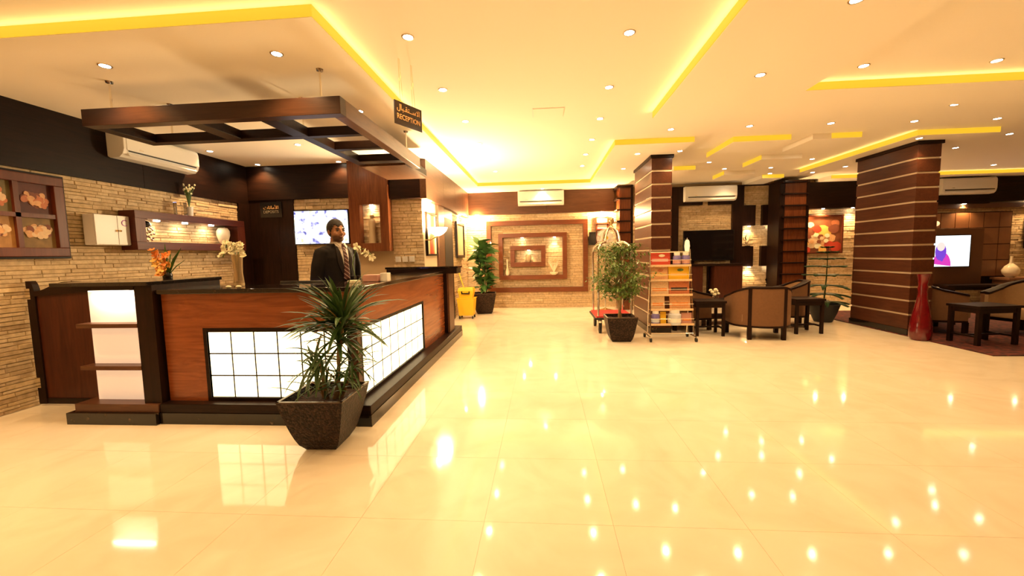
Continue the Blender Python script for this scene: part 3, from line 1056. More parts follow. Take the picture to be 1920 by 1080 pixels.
beam(-3.86, -1.60, 3.24, 3.335, 'canopy_x', z1=CT)
beam(-3.86, -3.74, 3.335, 3.87)
beam(-3.74, -2.2, 3.775, 3.87)
beam(-3.0, -2.86, 3.335, 3.775)
beam(-2.34, -2.2, 3.335, 3.775)
beam(-1.695, -1.60, 3.335, 5.36, 'canopy_lit_y', z1=CT)
beam(-2.3, -2.2, 3.87, 5.06, 'wenge')
beam(-2.2, -1.695, 3.79, 3.86)
beam(-2.2, -1.695, 4.28, 4.36)
beam(-2.2, -1.695, 4.86, 5.0)
P('soffit_board', MB().b(-2.28, -1.70, 5.06, 5.98, 2.495, 2.53), 'canopy_lit_y', hc)
P('fascia_box', MB().b(-2.2, -1.695, 5.06, 5.98, 2.53, 2.62), 'blackmatte', hc)
for (x, y) in ((-1.78, 3.29), (-3.63, 3.29), (-3.60, 3.82), (-2.27, 3.84), (-1.65, 4.98)):
    rd = P('hanging_rod', MB().tube([(x, y, CT - 0.06), (x, y, ZL)], 0.008, 8), 'chrome', hc, smooth=True)
    P('ceiling_cup', MB().lathe([(0.026, -0.012), (0.03, 0)], (x, y, ZL - 0.001), 14), 'chrome', rd)


# ---- lettering
def text_mesh(body, w, h, depth=0.002):
    c = bpy.data.curves.new('lettering', 'FONT')
    c.body = body
    c.extrude = 0.01
    c.resolution_u = 3
    o = bpy.data.objects.new('lettering', c)
    COL.objects.link(o)
    bpy.context.view_layer.update()
    me = bpy.data.meshes.new_from_object(o.evaluated_get(bpy.context.evaluated_depsgraph_get()))
    bpy.data.objects.remove(o)
    xs = [v.co.x for v in me.vertices]
    ys = [v.co.y for v in me.vertices]
    zs = [v.co.z for v in me.vertices]
    sx, sy = w / (max(xs) - min(xs)), h / (max(ys) - min(ys))
    x0, y0, z1 = min(xs), min(ys), max(zs)
    dz = depth / max(1e-6, (z1 - min(zs)))
    for v in me.vertices:
        x, y, z = v.co
        v.co = ((x - x0) * sx, -(z - min(zs)) * dz, (y - y0) * sy)
    return me


def letter(parent, body, w, h, loc, mat='gold', name='lettering', rot=(0, 0, 0)):
    me = text_mesh(body, w, h)
    me.materials.append(M[mat])
    o = bpy.data.objects.new(name, me)
    COL.objects.link(o)
    o.parent = parent
    o.location = loc
    o.rotation_euler = rot
    return o


AR = "\uFEDD\uFE8E\uFE92\u0640\uFED8\uFE98\u0640\u0640\uFEB3\uFEFB\uFE8D"
W_S, H_S = 0.315, 0.185
rs = T('reception_sign', 'dark hanging sign board with gold Arabic lettering and the word reception', 'sign')
P('board', MB().b(0, W_S, 0, 0.008, 0, H_S), 'signboard', rs)
letter(rs, AR, W_S * 0.84, H_S * 0.33, (W_S * 0.08, -0.0005, H_S * 0.56))
letter(rs, 'RECEPTION', W_S * 0.84, H_S * 0.22, (W_S * 0.08, -0.0005, H_S * 0.25))
for x in (0.07, 0.21):
    for d in (-0.02, 0.03):
        P('wire', MB().tube([(x + (0.03 if d > 0 else 0), 0.004, H_S - 0.01), (x + d * 0.2, 0.004, ZH - 2.43)], 0.0016, 4), 'brass', rs)
place(rs, (-1.17, 3.28, 2.43), math.atan2(0.9, 0.43))

cs = T('wall_sign', 'small black sign with Arabic and Latin gold lettering on the dark panel', 'sign')
P('board', MB().b(0, 0.37, 0, 0.012, 0, 0.25), 'black', cs)
letter(cs, "\uFE95\uFE8E\uFEE7\uFE8E\uFEE3\uFEF7\uFE8D", 0.26, 0.065, (0.055, -0.0005, 0.135))
letter(cs, 'DEPOSITS', 0.26, 0.045, (0.055, -0.0005, 0.07), 'grey_letter')
place(cs, (-4.65, YR - 0.044, 2.045))


# ---- wall air conditioners
def aircon(label, w, h, d, loc, rz, cat='air conditioner'):
    t = T('air_conditioner', label, cat, group='wall air conditioners')
    prof = [(0, 0.02), (0, h), (-d * 0.80, h), (-d * 0.94, h - 0.02), (-d, h - 0.06), (-d, 0.10 * h / 0.3), (-d * 0.9, 0.045), (-d * 0.7, 0.008), (-0.03, 0)]
    P('body', MB().prism(prof, 0, w, 'X'), 'white', t, bevel=0.006)
    P('front_cover', MB().b(0.03, w - 0.03, -d - 0.006, -d + 0.002, 0.30 * h, h - 0.05), 'white', t, bevel=0.003)
    P('louvre_slot', MB().b(0.05, w - 0.05, -d - 0.003, -d + 0.002, 0.235 * h, 0.285 * h), 'darkslot', t)
    P('louvre_flap', MB().rb((w / 2, -d * 0.93, 0.045 + 0.045 * h), (w - 0.1, 0.006, 0.075), rx=-0.5), 'white', t)
    P('display', MB().b(w * 0.17, w * 0.22, -d - 0.008, -d - 0.005, 0.36 * h, 0.40 * h), 'chrome', t)
    place(t, loc, rz)
    return t


aircon('white air conditioner high on the dark left wall under the canopy', 1.0, 0.30, 0.21, (XL + 0.035, 4.30, 2.53), pi / 2)
aircon('white air conditioner on the brown band above the nested frames', 1.10, 0.345, 0.20, (-0.59, YB - 0.19, 2.515), 0)
aircon('white air conditioner on the dark cladding above the switched-off television', 1.16, 0.35, 0.20, (3.37, YB - 0.07, 2.51), 0)
aircon('white air conditioner at far right, half hidden by a pillar', 1.12, 0.36, 0.20, (8.92, YB - 0.12, 2.485), 0)

# ---- left wall: flower picture
fp = T('flower_picture', 'reddish wooden frame holding four flower paintings on the left wall', 'picture', (XL, 3.4, 1.42))
X0 = XL + 0.02
P('frame', MB().frame('X', X0, X0 + 0.05, 3.02, 3.81, 1.43, 2.21, 0.085), 'frame', fp, bevel=0.006)
P('outer_edge', MB().frame('X', X0, X0 + 0.03, 3.00, 3.83, 1.41, 2.23, 0.03), 'wenge', fp)
P('muntin', MB().b(X0, X0 + 0.042, 3.415, 3.455, 1.51, 2.13), 'frame', fp)
P('muntin', MB().b(X0, X0 + 0.042, 3.105, 3.725, 1.80, 1.84), 'frame', fp)
cols = [('petal_p', 'petal_p2', 'pic_d1'), ('petal_p2', 'petal_p3', 'pic_d2'), ('petal_p3', 'petal_p', 'pic_d3'), ('petal_p3', 'petal_p2', 'pic_d4')]
q = 0
for (y0, y1) in ((3.455, 3.725), (3.105, 3.415)):
    for (z0, z1) in ((1.84, 2.125), (1.515, 1.80)):
        c = cols[q]
        pc = P('painting', MB().b(X0, X0 + 0.012, y0, y1, z0, z1), c[2], fp)
        mb = MB()
        rr = random.Random(50 + q)
        for f in range(6):
            cy, cz = rr.uniform(y0 + 0.08, y1 - 0.08), rr.uniform(z0 + 0.09, z1 - 0.08)
            for k in range(6):
                a = k * pi / 3 + rr.uniform(-0.3, 0.3)
                r = rr.uniform(0.045, 0.072)
                mb.m = rr.choice((0, 0, 1, 1, 2))
                pts = [(cy + cos(a) * r * (0.5 + 0.55 * cos(b)) - sin(a) * r * 0.42 * sin(b), cz + sin(a) * r * (0.5 + 0.55 * cos(b)) + cos(a) * r * 0.42 * sin(b)) for b in [2 * pi * i / 10 for i in range(10)]]
                x = X0 + 0.0125 + 0.0003 * (f * 6 + k)
                mb.add([(x, p[0], p[1]) for p in pts], [tuple(range(10))])
        P('painted_flowers', mb, [c[0], c[1], 'petal_p4'], pc, kind='stuff')
        q += 1

# ---- white key cabinet
kc = T('key_cabinet', 'small white metal two-door cabinet on the stone wall', 'cabinet', (XL, 4.2, 1.55))
P('body', MB().b(XL + 0.028, XL + 0.15, 3.985, 4.355, 1.55, 1.88), 'whitemetal', kc, bevel=0.004)
for (a, b, kn) in ((3.989, 4.220, 4.205), (4.224, 4.352, 4.24)):
    d = P('door', MB().b(XL + 0.15, XL + 0.162, a, b, 1.556, 1.876), 'whitemetal', kc, bevel=0.003)
    P('knob', MB().ell((XL + 0.172, kn, 1.71), (0.012, 0.012, 0.012), 10, 6), 'brass', d)
arc = [(XL + 0.164, 4.300 + 0.032 * cos(a), 1.80 + 0.032 * sin(a)) for a in [radians(50 + 26 * k) for k in range(11)]]
P('purple_ring_mark', MB().tube(arc, 0.005, 6), 'purple', kc)

# ---- lit box shelf
bs = T('box_shelf', 'dark red wooden box shelf with small spotlights on the stone wall', 'shelf', (XL, 5.2, 1.5))
S0, S1 = XL + 0.028, XL + 0.23
P('top_board', MB().b(S0, S1, 4.36, 6.08, 1.865, 1.955), 'frame_y', bs, bevel=0.004)
P('bottom_board', MB().b(S0, S1, 4.36, 6.08, 1.50, 1.595), 'frame_y', bs, bevel=0.004)
P('end_board', MB().b(S0, S1, 4.36, 4.48, 1.595, 1.865), 'frame', bs)
P('end_board', MB().b(S0, S1, 5.93, 6.08, 1.595, 1.865), 'frame', bs)
for y in (4.72, 5.12, 5.55):
    P('shelf_lamp', MB().lathe([(0.032, 0), (0.032, 0.012)], (XL + 0.13, y, 1.853), 14), 'lamp', bs)
    light('shelf_light', 'SPOT', (XL + 0.12, y, 1.848), 5, parent=bs, spot=115, size=0.02, aim=(-0.5, 0, -1))
vase('oval_vase', 'cream oval vase at the right end of the box shelf', [(0.035, 0), (0.06, 0.04), (0.085, 0.13), (0.085, 0.19), (0.06, 0.235), (0.05, 0.24)], (XL + 0.13, 5.76, 1.596), 'cream')
ss = T('silver_ornament', 'glittering silver ornament with a dark ball at the left of the box shelf', 'ornament', (XL + 0.13, 4.6, 1.595))
mb = MB()
for k in range(22):
    a = rng.uniform(0, 2 * pi)
    mb.ell((XL + 0.13 + rng.uniform(-.02, .02), 4.62 + rng.uniform(-.035, .035), 1.615 + 0.22 * k / 22), (0.013, 0.013, 0.013), 8, 5)
P('silver_beads', mb, 'chrome', ss, smooth=True, kind='stuff')
P('dark_ball', MB().ell((XL + 0.13, 4.575, 1.81), (0.045, 0.045, 0.04), 14, 8), 'black', ss, smooth=True)
fgp = T('shelf_posy', 'slim white pot of fine pale flowers standing on top of the box shelf', 'potted flowers', (XL + 0.12, 5.22, 1.955))
P('pot', MB().lathe([(0.035, 0), (0.048, 0.13), (0.042, 0.13)], (XL + 0.12, 5.22, 1.955), 14), 'white', fgp, smooth=True)
P('glass_cylinder', MB().b(XL + 0.07, XL + 0.17, 5.03, 5.13, 1.957, 2.13), 'glass', fgp)
mb = MB()
mf = MB()
for k in range(26):
    a, r, h = rng.uniform(0, 2 * pi), rng.uniform(0.0, 0.09), rng.uniform(0.18, 0.32)
    p1 = (XL + 0.14 + r * cos(a) * 0.6, 5.22 + r * sin(a), 2.07 + h)
    mb.tube([(XL + 0.12, 5.22, 2.07), (XL + 0.13 + 0.3 * r * cos(a), 5.22 + 0.4 * r * sin(a), 2.07 + h * .6), p1], 0.003, 4)
    mf.ell(p1, (0.011, 0.011, 0.014), 6, 4)
P('thin_stems', mb, 'leaf_f', fgp, kind='stuff')
P('pale_buds', mf, 'petal_w', fgp, kind='stuff')

# ---- reception television
def television(label, x0, x1, z0, z1, y, tilt, scr, d=0.05):
    t = T('television', label, 'television', ((x0 + x1) / 2, y, z0))
    P('case', MB().b(x0, x1, y, y + d, z0, z1), 'black', t, bevel=0.006)
    P('bezel', MB().frame('Y', y - 0.006, y, x0, x1, z0, z1, 0.016), 'black', t)
    P('screen', MB().b(x0 + 0.016, x1 - 0.016, y - 0.002, y, z0 + 0.02, z1 - 0.016), scr, t)
    P('wall_mount', MB().b((x0 + x1) / 2 - 0.12, (x0 + x1) / 2 + 0.12, y + d, y + d + 0.04, (z0 + z1) / 2 - 0.1, (z0 + z1) / 2 + 0.1), 'black', t)
    return t


television('television showing a bright white picture behind the reception clerk', -4.03, -3.10, 1.575, 2.135, YR - 0.14, 0, 'screen_crowd')
television('switched-off dark television below stone cladding on the far wall', 3.36, 4.53, 1.11, 1.83, YB - 0.16, 0, 'screen_off')

# switch plates
for k, nm in enumerate(('left', 'middle', 'right')):
    x = -2.40 + k * 0.115
    sp = T('switch_plate', f'square white wall switch, {nm} one of three on the stone', 'switch', (x + 0.045, YR - 0.03, 1.27), 'switch plates by the reception')
    P('plate', MB().b(x, x + 0.09, YR - 0.042, YR - 0.028, 1.27, 1.36), 'white', sp, bevel=0.003)
    P('rocker', MB().b(x + 0.03, x + 0.06, YR - 0.048, YR - 0.042, 1.29, 1.34), 'white', sp)

# niche figure
nf = T('niche_figure', 'pale stone robed figure standing in the lit wall niche', 'figurine', (-2.74, YR - 0.09, 1.58))
P('robe', MB().lathe([(0.062, 0), (0.055, 0.10), (0.048, 0.22), (0.056, 0.30), (0.05, 0.37), (0.022, 0.40)], (-2.74, YR - 0.09, 1.581), 16), 'clay', nf, smooth=True)
P('head', MB().ell((-2.74, YR - 0.09, 2.01), (0.032, 0.034, 0.042), 12, 8), 'clay', nf, smooth=True)

# ---- corridor wall things
def framed(name, label, axis, pos, sgn, u0, u1, z0, z1, w, fm, cat='picture'):
    t = T(name, label, cat, (pos, (u0 + u1) / 2, z0) if axis == 'X' else ((u0 + u1) / 2, pos, z0))
    a, b = sorted((pos, pos + sgn * 0.04))
    P('frame', MB().frame(axis, a, b, u0, u1, z0, z1, w), fm, t, bevel=0.004)
    return t


pa = framed('striped_picture', 'abstract red and cream striped picture behind the bowl lamp', 'X', XC + 0.006, 1, 6.58, 7.22, 1.36, 2.08, 0.03, 'wenge')
ys = [6.61, 6.76, 6.86, 6.98, 7.08, 7.19]
for k, mt in enumerate(('pic_cream', 'pic_gold', 'pic_red', 'pic_orange', 'pic_cream')):
    P('painted_stripe', MB().b(XC + 0.006, XC + 0.02 + 0.001 * k, ys[k], ys[k + 1], 1.39, 2.05), mt, pa)
P('painted_block', MB().b(XC + 0.02, XC + 0.0265, 6.80, 6.98, 1.39, 1.72), 'pic_red', pa)
pb = framed('mirror_picture', 'dark framed pale picture on the corridor wall near the corner', 'X', XC + 0.03, 1, 8.78, 9.62, 1.30, 2.10, 0.06, 'wenge')
P('print', MB().b(XC + 0.032, XC + 0.045, 8.84, 9.56, 1.36, 2.04), 'pic_cream', pb)
sc_ = T('bowl_lamp', 'glowing white glass bowl wall lamp beside the striped picture', 'lamp', (XC, 6.56, 1.62))
P('bowl', MB().lathe([(0.03, -0.01), (0.09, 0.02), (0.14, 0.07), (0.165, 0.125), (0.155, 0.125), (0.13, 0.075), (0.08, 0.03)], (XC + 0.22, 6.56, 1.69), 24), 'bowl', sc_, smooth=True)
P('bracket', MB().tube([(XC + 0.006, 6.56, 1.62), (XC + 0.1, 6.56, 1.62), (XC + 0.22, 6.56, 1.68)], 0.012, 8), 'brass', sc_, smooth=True)
light('bowl_light', 'POINT', (XC + 0.22, 6.56, 1.94), 230, (1, 0.74, 0.40), sc_, 0.08)


# ================================================================== FAR WALL
nw = T('nested_frames', 'three nested orange-brown wooden frames on the far stone wall', 'wall decoration', (-0.15, YB, 0.4))
for nm, (x0, x1, z0, z1), w, d in (('outer_frame', (-1.41, 1.10, 0.40, 2.18), 0.115, 0.10), ('middle_frame', (-1.11, 0.585, 0.72, 1.87), 0.105, 0.14), ('inner_frame', (-0.815, 0.055, 1.04, 1.56), 0.11, 0.16)):
    P(nm, MB().frame('Y', YB - d, YB + 0.019, x0, x1, z0, z1, w), 'orange_frame', nw, bevel=0.006)
for (x, z) in ((-0.52, 1.758), (0.28, 1.758), (-0.36, 1.448)):
    P('frame_lamp', MB().lathe([(0.03, 0), (0.03, 0.008)], (x, YB - 0.09, z - 0.006), 12), 'lamp', nw)
    light('frame_light', 'SPOT', (x, YB - 0.09, z - 0.02), 14 if x != 0.28 else 22, parent=nw, spot=80, size=0.02, aim=(0, 0.12, -1))
vase('tall_gourd_vase', 'slender cream gourd vase at the left inside the nested frames', [(0.03, 0), (0.055, 0.05), (0.05, 0.10), (0.022, 0.20), (0.02, 0.32), (0.03, 0.40), (0.026, 0.40)], (-0.90, YB - 0.09, 0.826), 'cream')
dr_ = T('dried_arrangement', 'white dried flower arrangement at the right inside the nested frames', 'ornament', (0.26, YB - 0.08, 0.826))
P('bowl', MB().lathe([(0.05, 0), (0.10, 0.04), (0.11, 0.07), (0.09, 0.07)], (0.26, YB - 0.13, 0.826), 14), 'cream', dr_, smooth=True)
mb = MB()
for k in range(14):
    a = rng.uniform(-1.2, 1.2)
    h = rng.uniform(0.12, 0.32)
    mb.tube([(0.26, YB - 0.08, 0.88), (0.26 + sin(a) * h * 0.3, YB - 0.085, 0.88 + h * 0.6), (0.26 + sin(a) * h * 0.55, YB - 0.09, 0.88 + h)], [0.004, 0.01, 0.003], 5)
P('dried_sprays', mb, 'cream', dr_, kind='stuff')
vase('round_jar', 'round pale jar standing inside the innermost frame', [(0.04, 0), (0.065, 0.05), (0.075, 0.11), (0.06, 0.18), (0.04, 0.2)], (-0.37, YB - 0.09, 1.151), 'clay')

# wall rack, speaker and standing fan
rk = T('wall_rack', 'small red-brown wall rack with pale leaflets behind the fan', 'rack', (1.40, YB - 0.02, 1.52))
P('frame', MB().frame('Y', YB - 0.07, YB - 0.02, 1.30, 1.60, 1.50, 2.23, 0.03), 'frame', rk)
for k in range(4):
    P('rail', MB().b(1.33, 1.57, YB - 0.09, YB - 0.05, 1.60 + k * 0.15, 1.635 + k * 0.15), 'frame', rk)
    P('leaflets', MB().b(1.335, 1.565, YB - 0.05, YB - 0.035, 1.635 + k * 0.15, 1.73 + k * 0.15), 'white', rk)
sp = T('wall_speaker', 'black box loudspeaker on the wall right of the nested frames', 'speaker', (1.20, YB, 1.55))
P('case', MB().b(1.13, 1.29, YB - 0.16, YB - 0.02, 1.54, 1.86), 'blackmatte', sp, bevel=0.006)
P('grille', MB().b(1.145, 1.275, YB - 0.168, YB - 0.16, 1.56, 1.84), 'black', sp)
fn = T('standing_fan', 'white pedestal fan standing behind the luggage cart', 'fan', (1.42, 9.5, 0))
FX, FY, FZ = 1.42, 9.5, 1.68
P('base', MB().lathe([(0.20, 0), (0.20, 0.02), (0.06, 0.05), (0.03, 0.07)], (FX, FY, 0), 24), 'brass', fn, smooth=True)
P('pole', MB().tube([(FX, FY, 0.05), (FX, FY, FZ - 0.05)], 0.014, 10), 'chrome', fn, smooth=True)
P('motor', MB().tube([(FX, FY - 0.09, FZ), (FX, FY + 0.08, FZ)], [0.05, 0.07], 14), 'white', fn, smooth=True)
mb = MB()
for k in range(56):
    a = 2 * pi * k / 56
    mb.tube([(FX + 0.05 * cos(a), FY - 0.15, FZ + 0.05 * sin(a)), (FX + 0.15 * cos(a), FY - 0.15, FZ + 0.15 * sin(a)), (FX + 0.205 * cos(a), FY - 0.10, FZ + 0.205 * sin(a)), (FX + 0.15 * cos(a), FY - 0.05, FZ + 0.15 * sin(a))], 0.0034, 4)
for r, yy in ((0.05, -0.15), (0.12, -0.152), (0.205, -0.10)):
    mb.tube([(FX + r * cos(2 * pi * k / 28), FY + yy, FZ + r * sin(2 * pi * k / 28)) for k in range(29)], 0.004, 4)
P('cage', mb, 'white', fn, kind='stuff')
for k in range(3):
    a = 2 * pi * k / 3 + 0.4
    P('blade', MB().rb((FX + 0.10 * cos(a), FY - 0.10, FZ + 0.10 * sin(a)), (0.15, 0.004, 0.11), ry=-a, rx=0.35), 'white', fn)
P('hub_badge', MB().tube([(FX, FY - 0.158, FZ), (FX, FY - 0.148, FZ)], 0.045, 18), 'yellow', fn)

# wall niche ornaments and lamps in the stone openings
for (x, z, pw) in ((4.90, 1.90, 22), (5.36, 1.90, 26), (4.92, 0.93, 24), (5.36, 0.93, 24)):
    t = T('niche_downlight', {(4.90, 1.90): 'small lamp at upper left of the top stone niche', (5.36, 1.90): 'small lamp at upper right of the top stone niche', (4.92, 0.93): 'small lamp at upper left of the lower stone niche', (5.36, 0.93): 'small lamp at upper right of the lower stone niche'}[(x, z)], 'lamp', (x, YB - 0.05, z))
    P('lens', MB().lathe([(0.03, 0), (0.03, 0.012)], (x, YB - 0.085, z - 0.004), 12), 'lamp', t)
    P('clip', MB().b(x - 0.012, x + 0.012, YB - 0.085, YB - 0.065, z + 0.008, z + 0.03), 'chrome', t)
    light('niche_light', 'SPOT', (x, YB - 0.085, z - 0.012), pw, parent=t, spot=95, size=0.02, aim=(0, 0.22, -1))
for (x, z, lb) in ((4.88, 1.43, 'small metal bird ornament at the left of the top stone niche'), (5.38, 0.42, 'small metal bird ornament at the right of the lower stone niche')):
    t = T('bird_ornament', lb, 'ornament', (x, YB - 0.05, z), 'bird ornaments in the stone niches')
    P('foot', MB().b(x - 0.05, x + 0.05, YB - 0.1, YB - 0.04, z + 0.001, z + 0.015), 'black', t)
    P('body', MB().tube([(x, YB - 0.07, z + 0.015), (x - 0.02, YB - 0.07, z + 0.10), (x + 0.02, YB - 0.07, z + 0.18), (x + 0.06, YB - 0.07, z + 0.28)], [0.012, 0.045, 0.03, 0.006], 8), 'clay', t, smooth=True)
    P('wing', MB().tube([(x, YB - 0.07, z + 0.10), (x - 0.06, YB - 0.08, z + 0.2), (x - 0.02, YB - 0.08, z + 0.30)], [0.02, 0.028, 0.004], 6, flat=0.4), 'black', t, smooth=True)

# oval wall lamp at the left of the dark television, media shelf below
t = T('oval_wall_lamp', 'glowing oval wall lamp left of the switched-off television', 'lamp', (3.40, YB - 0.2, 1.28))
P('shade', MB().lathe([(0.02, 0), (0.05, 0.06), (0.06, 0.16), (0.05, 0.27), (0.03, 0.31)], (3.40, YB - 0.30, 1.30), 18), 'bowl_dim', t, smooth=True)
P('bracket', MB().tube([(3.40, YB - 0.07, 1.62), (3.40, YB - 0.30, 1.64), (3.40, YB - 0.30, 1.60)], 0.012, 8), 'chrome', t)
t = T('media_shelf', 'dark wooden media shelf under the switched-off television', 'shelf', (4.05, YB - 0.2, 0.3))
P('board', MB().b(2.95, 4.66, YB - 0.36, YB - 0.071, 0.98, 1.03), 'wenge_x', t, bevel=0.003)
P('front_panel', MB().b(2.95, 3.76, YB - 0.34, YB - 0.071, 0.0, 0.98), 'redwood', t)
P('front_panel', MB().b(4.02, 4.66, YB - 0.34, YB - 0.071, 0.0, 0.98), 'redwood', t)

# still life painting
sl = framed('still_life_painting', 'still life painting in a thin brown frame right of the louvred column', 'Y', YB - 0.02, -1, 6.02, 7.05, 1.22, 2.12, 0.035, 'frame')
P('canvas', MB().b(6.05, 7.02, YB - 0.035, YB - 0.02, 1.25, 2.09), 'pic_d5', sl)
mb = MB()
rr = random.Random(77)
for k, (x, z, r, mi) in enumerate(((6.60, 1.72, 0.20, 3), (6.40, 1.55, 0.13, 0), (6.62, 1.50, 0.14, 1), (6.78, 1.58, 0.12, 1), (6.48, 1.80, 0.10, 2), (6.32, 1.90, 0.08, 4), (6.36, 1.42, 0.10, 0), (6.75, 1.42, 0.11, 2), (6.88, 1.93, 0.10, 5), (6.2, 1.45, 0.09, 3), (6.5, 1.40, 0.08, 4), (6.9, 1.38, 0.14, 2), (6.85, 1.80, 0.13, 6), (6.55, 1.62, 0.07, 6), (6.45, 1.66, 0.06, 4), (6.58, 1.58, 0.05, 0), (6.7, 1.64, 0.06, 4), (6.52, 1.50, 0.05, 6), (6.68, 1.52, 0.055, 4), (6.30, 1.62, 0.05, 6), (6.36, 1.50, 0.055, 1), (6.15, 1.75, 0.10, 5), (6.22, 1.30, 0.12, 2), (6.60, 1.32, 0.10, 3))):
    mb.m = mi
    pts = [(x + r * cos(a) * rr.uniform(0.85, 1.1), YB - 0.0355 - 0.0004 * k, z + r * 0.85 * sin(a) * rr.uniform(0.85, 1.1)) for a in [2 * pi * i / 14 for i in range(14)]]
    mb.add(pts, [tuple(range(14))])
P('painted_fruit', mb, ['petal_p3', 'petal_p2', 'pic_red', 'petal_y', 'petal_w', 'petal_p', 'petal_p4'], sl, kind='stuff')
t = T('picture_lamp', 'small bright wall lamp at the left of the still life painting', 'lamp', (6.03, YB - 0.1, 1.85))
P('shade', MB().lathe([(0.02, 0), (0.05, 0.05), (0.06, 0.12), (0.05, 0.12)], (6.0, YB - 0.14, 1.84), 14), 'bowl', t, smooth=True)
P('bracket', MB().tube([(6.0, YB - 0.02, 1.82), (6.0, YB - 0.14, 1.84)], 0.01, 6), 'brass', t)
light('picture_light', 'POINT', (6.0, YB - 0.2, 2.02), 30, parent=t, size=0.04)

# brown tiled panel wall with a television at the far right
pw = T('tiled_wall_panel', 'brown panelled media wall of square tiles at far right', 'wall panel', (9.8, YB, 0.5))
P('frame', MB().b(8.70, 10.68, YB - 0.045, YB - 0.03, 0.30, 2.10), 'wenge_x', pw)
xe = [8.84, 9.15, 9.46, 9.76, 10.07, 10.40, 10.66]
ze = [0.62, 1.0, 1.36, 1.74, 2.09]
for i in range(6):
    for j in range(4):
        P('tile', MB().b(xe[i] + 0.008, xe[i + 1] - 0.008, YB - 0.065, YB - 0.045, ze[j] + 0.008, ze[j + 1] - 0.008), 'tile_brown', pw)
P('backing_board', MB().b(8.66, 10.04, YB - 0.12, YB - 0.066, 0.45, 1.735), 'board_brown', pw, bevel=0.004)
tv = television('television at far right showing a presenter in a purple scarf', 8.62, 9.70, 0.85, 1.585, YB - 0.20, 0, 'screen_white')
px, pz, yy = 9.09, 0.875, YB - 0.2035
mb = MB()


def disc(mb, mi, x, z, rx, rz, y, a0=0, a1=2 * pi, n=18):
    mb.m = mi
    mb.add([(x + rx * cos(a0 + (a1 - a0) * i / n), y, z + rz * sin(a0 + (a1 - a0) * i / n)) for i in range(n)], [tuple(range(n))])


disc(mb, 1, px + 0.01, pz, 0.20, 0.33, yy, 0, pi)
disc(mb, 0, px - 0.02, pz + 0.33, 0.12, 0.20, yy - 0.0006)
disc(mb, 2, px - 0.02, pz + 0.45, 0.085, 0.10, yy - 0.0012)
disc(mb, 0, px + 0.01, pz + 0.16, 0.03, 0.05, yy - 0.0014)
P('presenter_picture', mb, ['scr_purple', 'scr_magenta', 'scr_skin', 'scr_dark'], tv, kind='stuff')
t = T('wall_lamp', 'small round glowing wall lamp above the far right television', 'lamp', (8.98, YB - 0.1, 1.8))
P('globe', MB().ell((8.98, YB - 0.15, 1.85), (0.06, 0.06, 0.06), 14, 8), 'bowl_dim', t, smooth=True)
P('bracket', MB().tube([(8.98, YB - 0.066, 1.85), (8.98, YB - 0.12, 1.85)], 0.012, 6), 'brass', t)
cn = T('console_table', 'brown console shelf under the far right television', 'console', (10.2, YB - 0.3, 0))
P('low_top', MB().b(9.0, 10.32, YB - 0.50, YB - 0.13, 0.42, 0.46), 'wenge_x', cn)
P('low_support', MB().b(9.1, 9.2, YB - 0.45, YB - 0.13, 0, 0.42), 'wenge_z', cn)
P('box_top', MB().b(10.30, 10.95, YB - 0.45, YB - 0.02, 0.55, 0.60), 'tile_brown', cn)
P('box_side', MB().b(10.33, 10.40, YB - 0.44, YB - 0.07, 0, 0.55), 'tile_brown', cn)
P('box_side', MB().b(10.85, 10.92, YB - 0.44, YB - 0.07, 0, 0.55), 'tile_brown', cn)
P('box_back', MB().b(10.40, 10.85, YB - 0.14, YB - 0.07, 0, 0.55), 'wenge_x', cn)
vase('bottle_vase', 'cream long-necked bottle vase on the far right console', [(0.06, 0), (0.13, 0.08), (0.145, 0.16), (0.10, 0.25), (0.03, 0.32), (0.022, 0.46), (0.028, 0.48), (0.02, 0.48)], (10.52, YB - 0.25, 0.60), 'cream')
dp2 = framed('dark_picture', 'dark framed picture at the far right edge on stone', 'Y', YB - 0.02, -1, 10.98, 11.9, 1.25, 2.03, 0.06, 'wenge_x')
P('canvas', MB().b(11.04, 11.84, YB - 0.035, YB - 0.02, 1.31, 1.97), 'pic_d1', dp2)

# ================================================================== LOUNGE
# rug
rg = P('patterned_rug', MB().b(5.44, 10.8, 5.28, 9.1, 0.0, 0.012), 'rug')
tag(rg, 'dark red patterned rug under the lounge seats at right', 'rug')


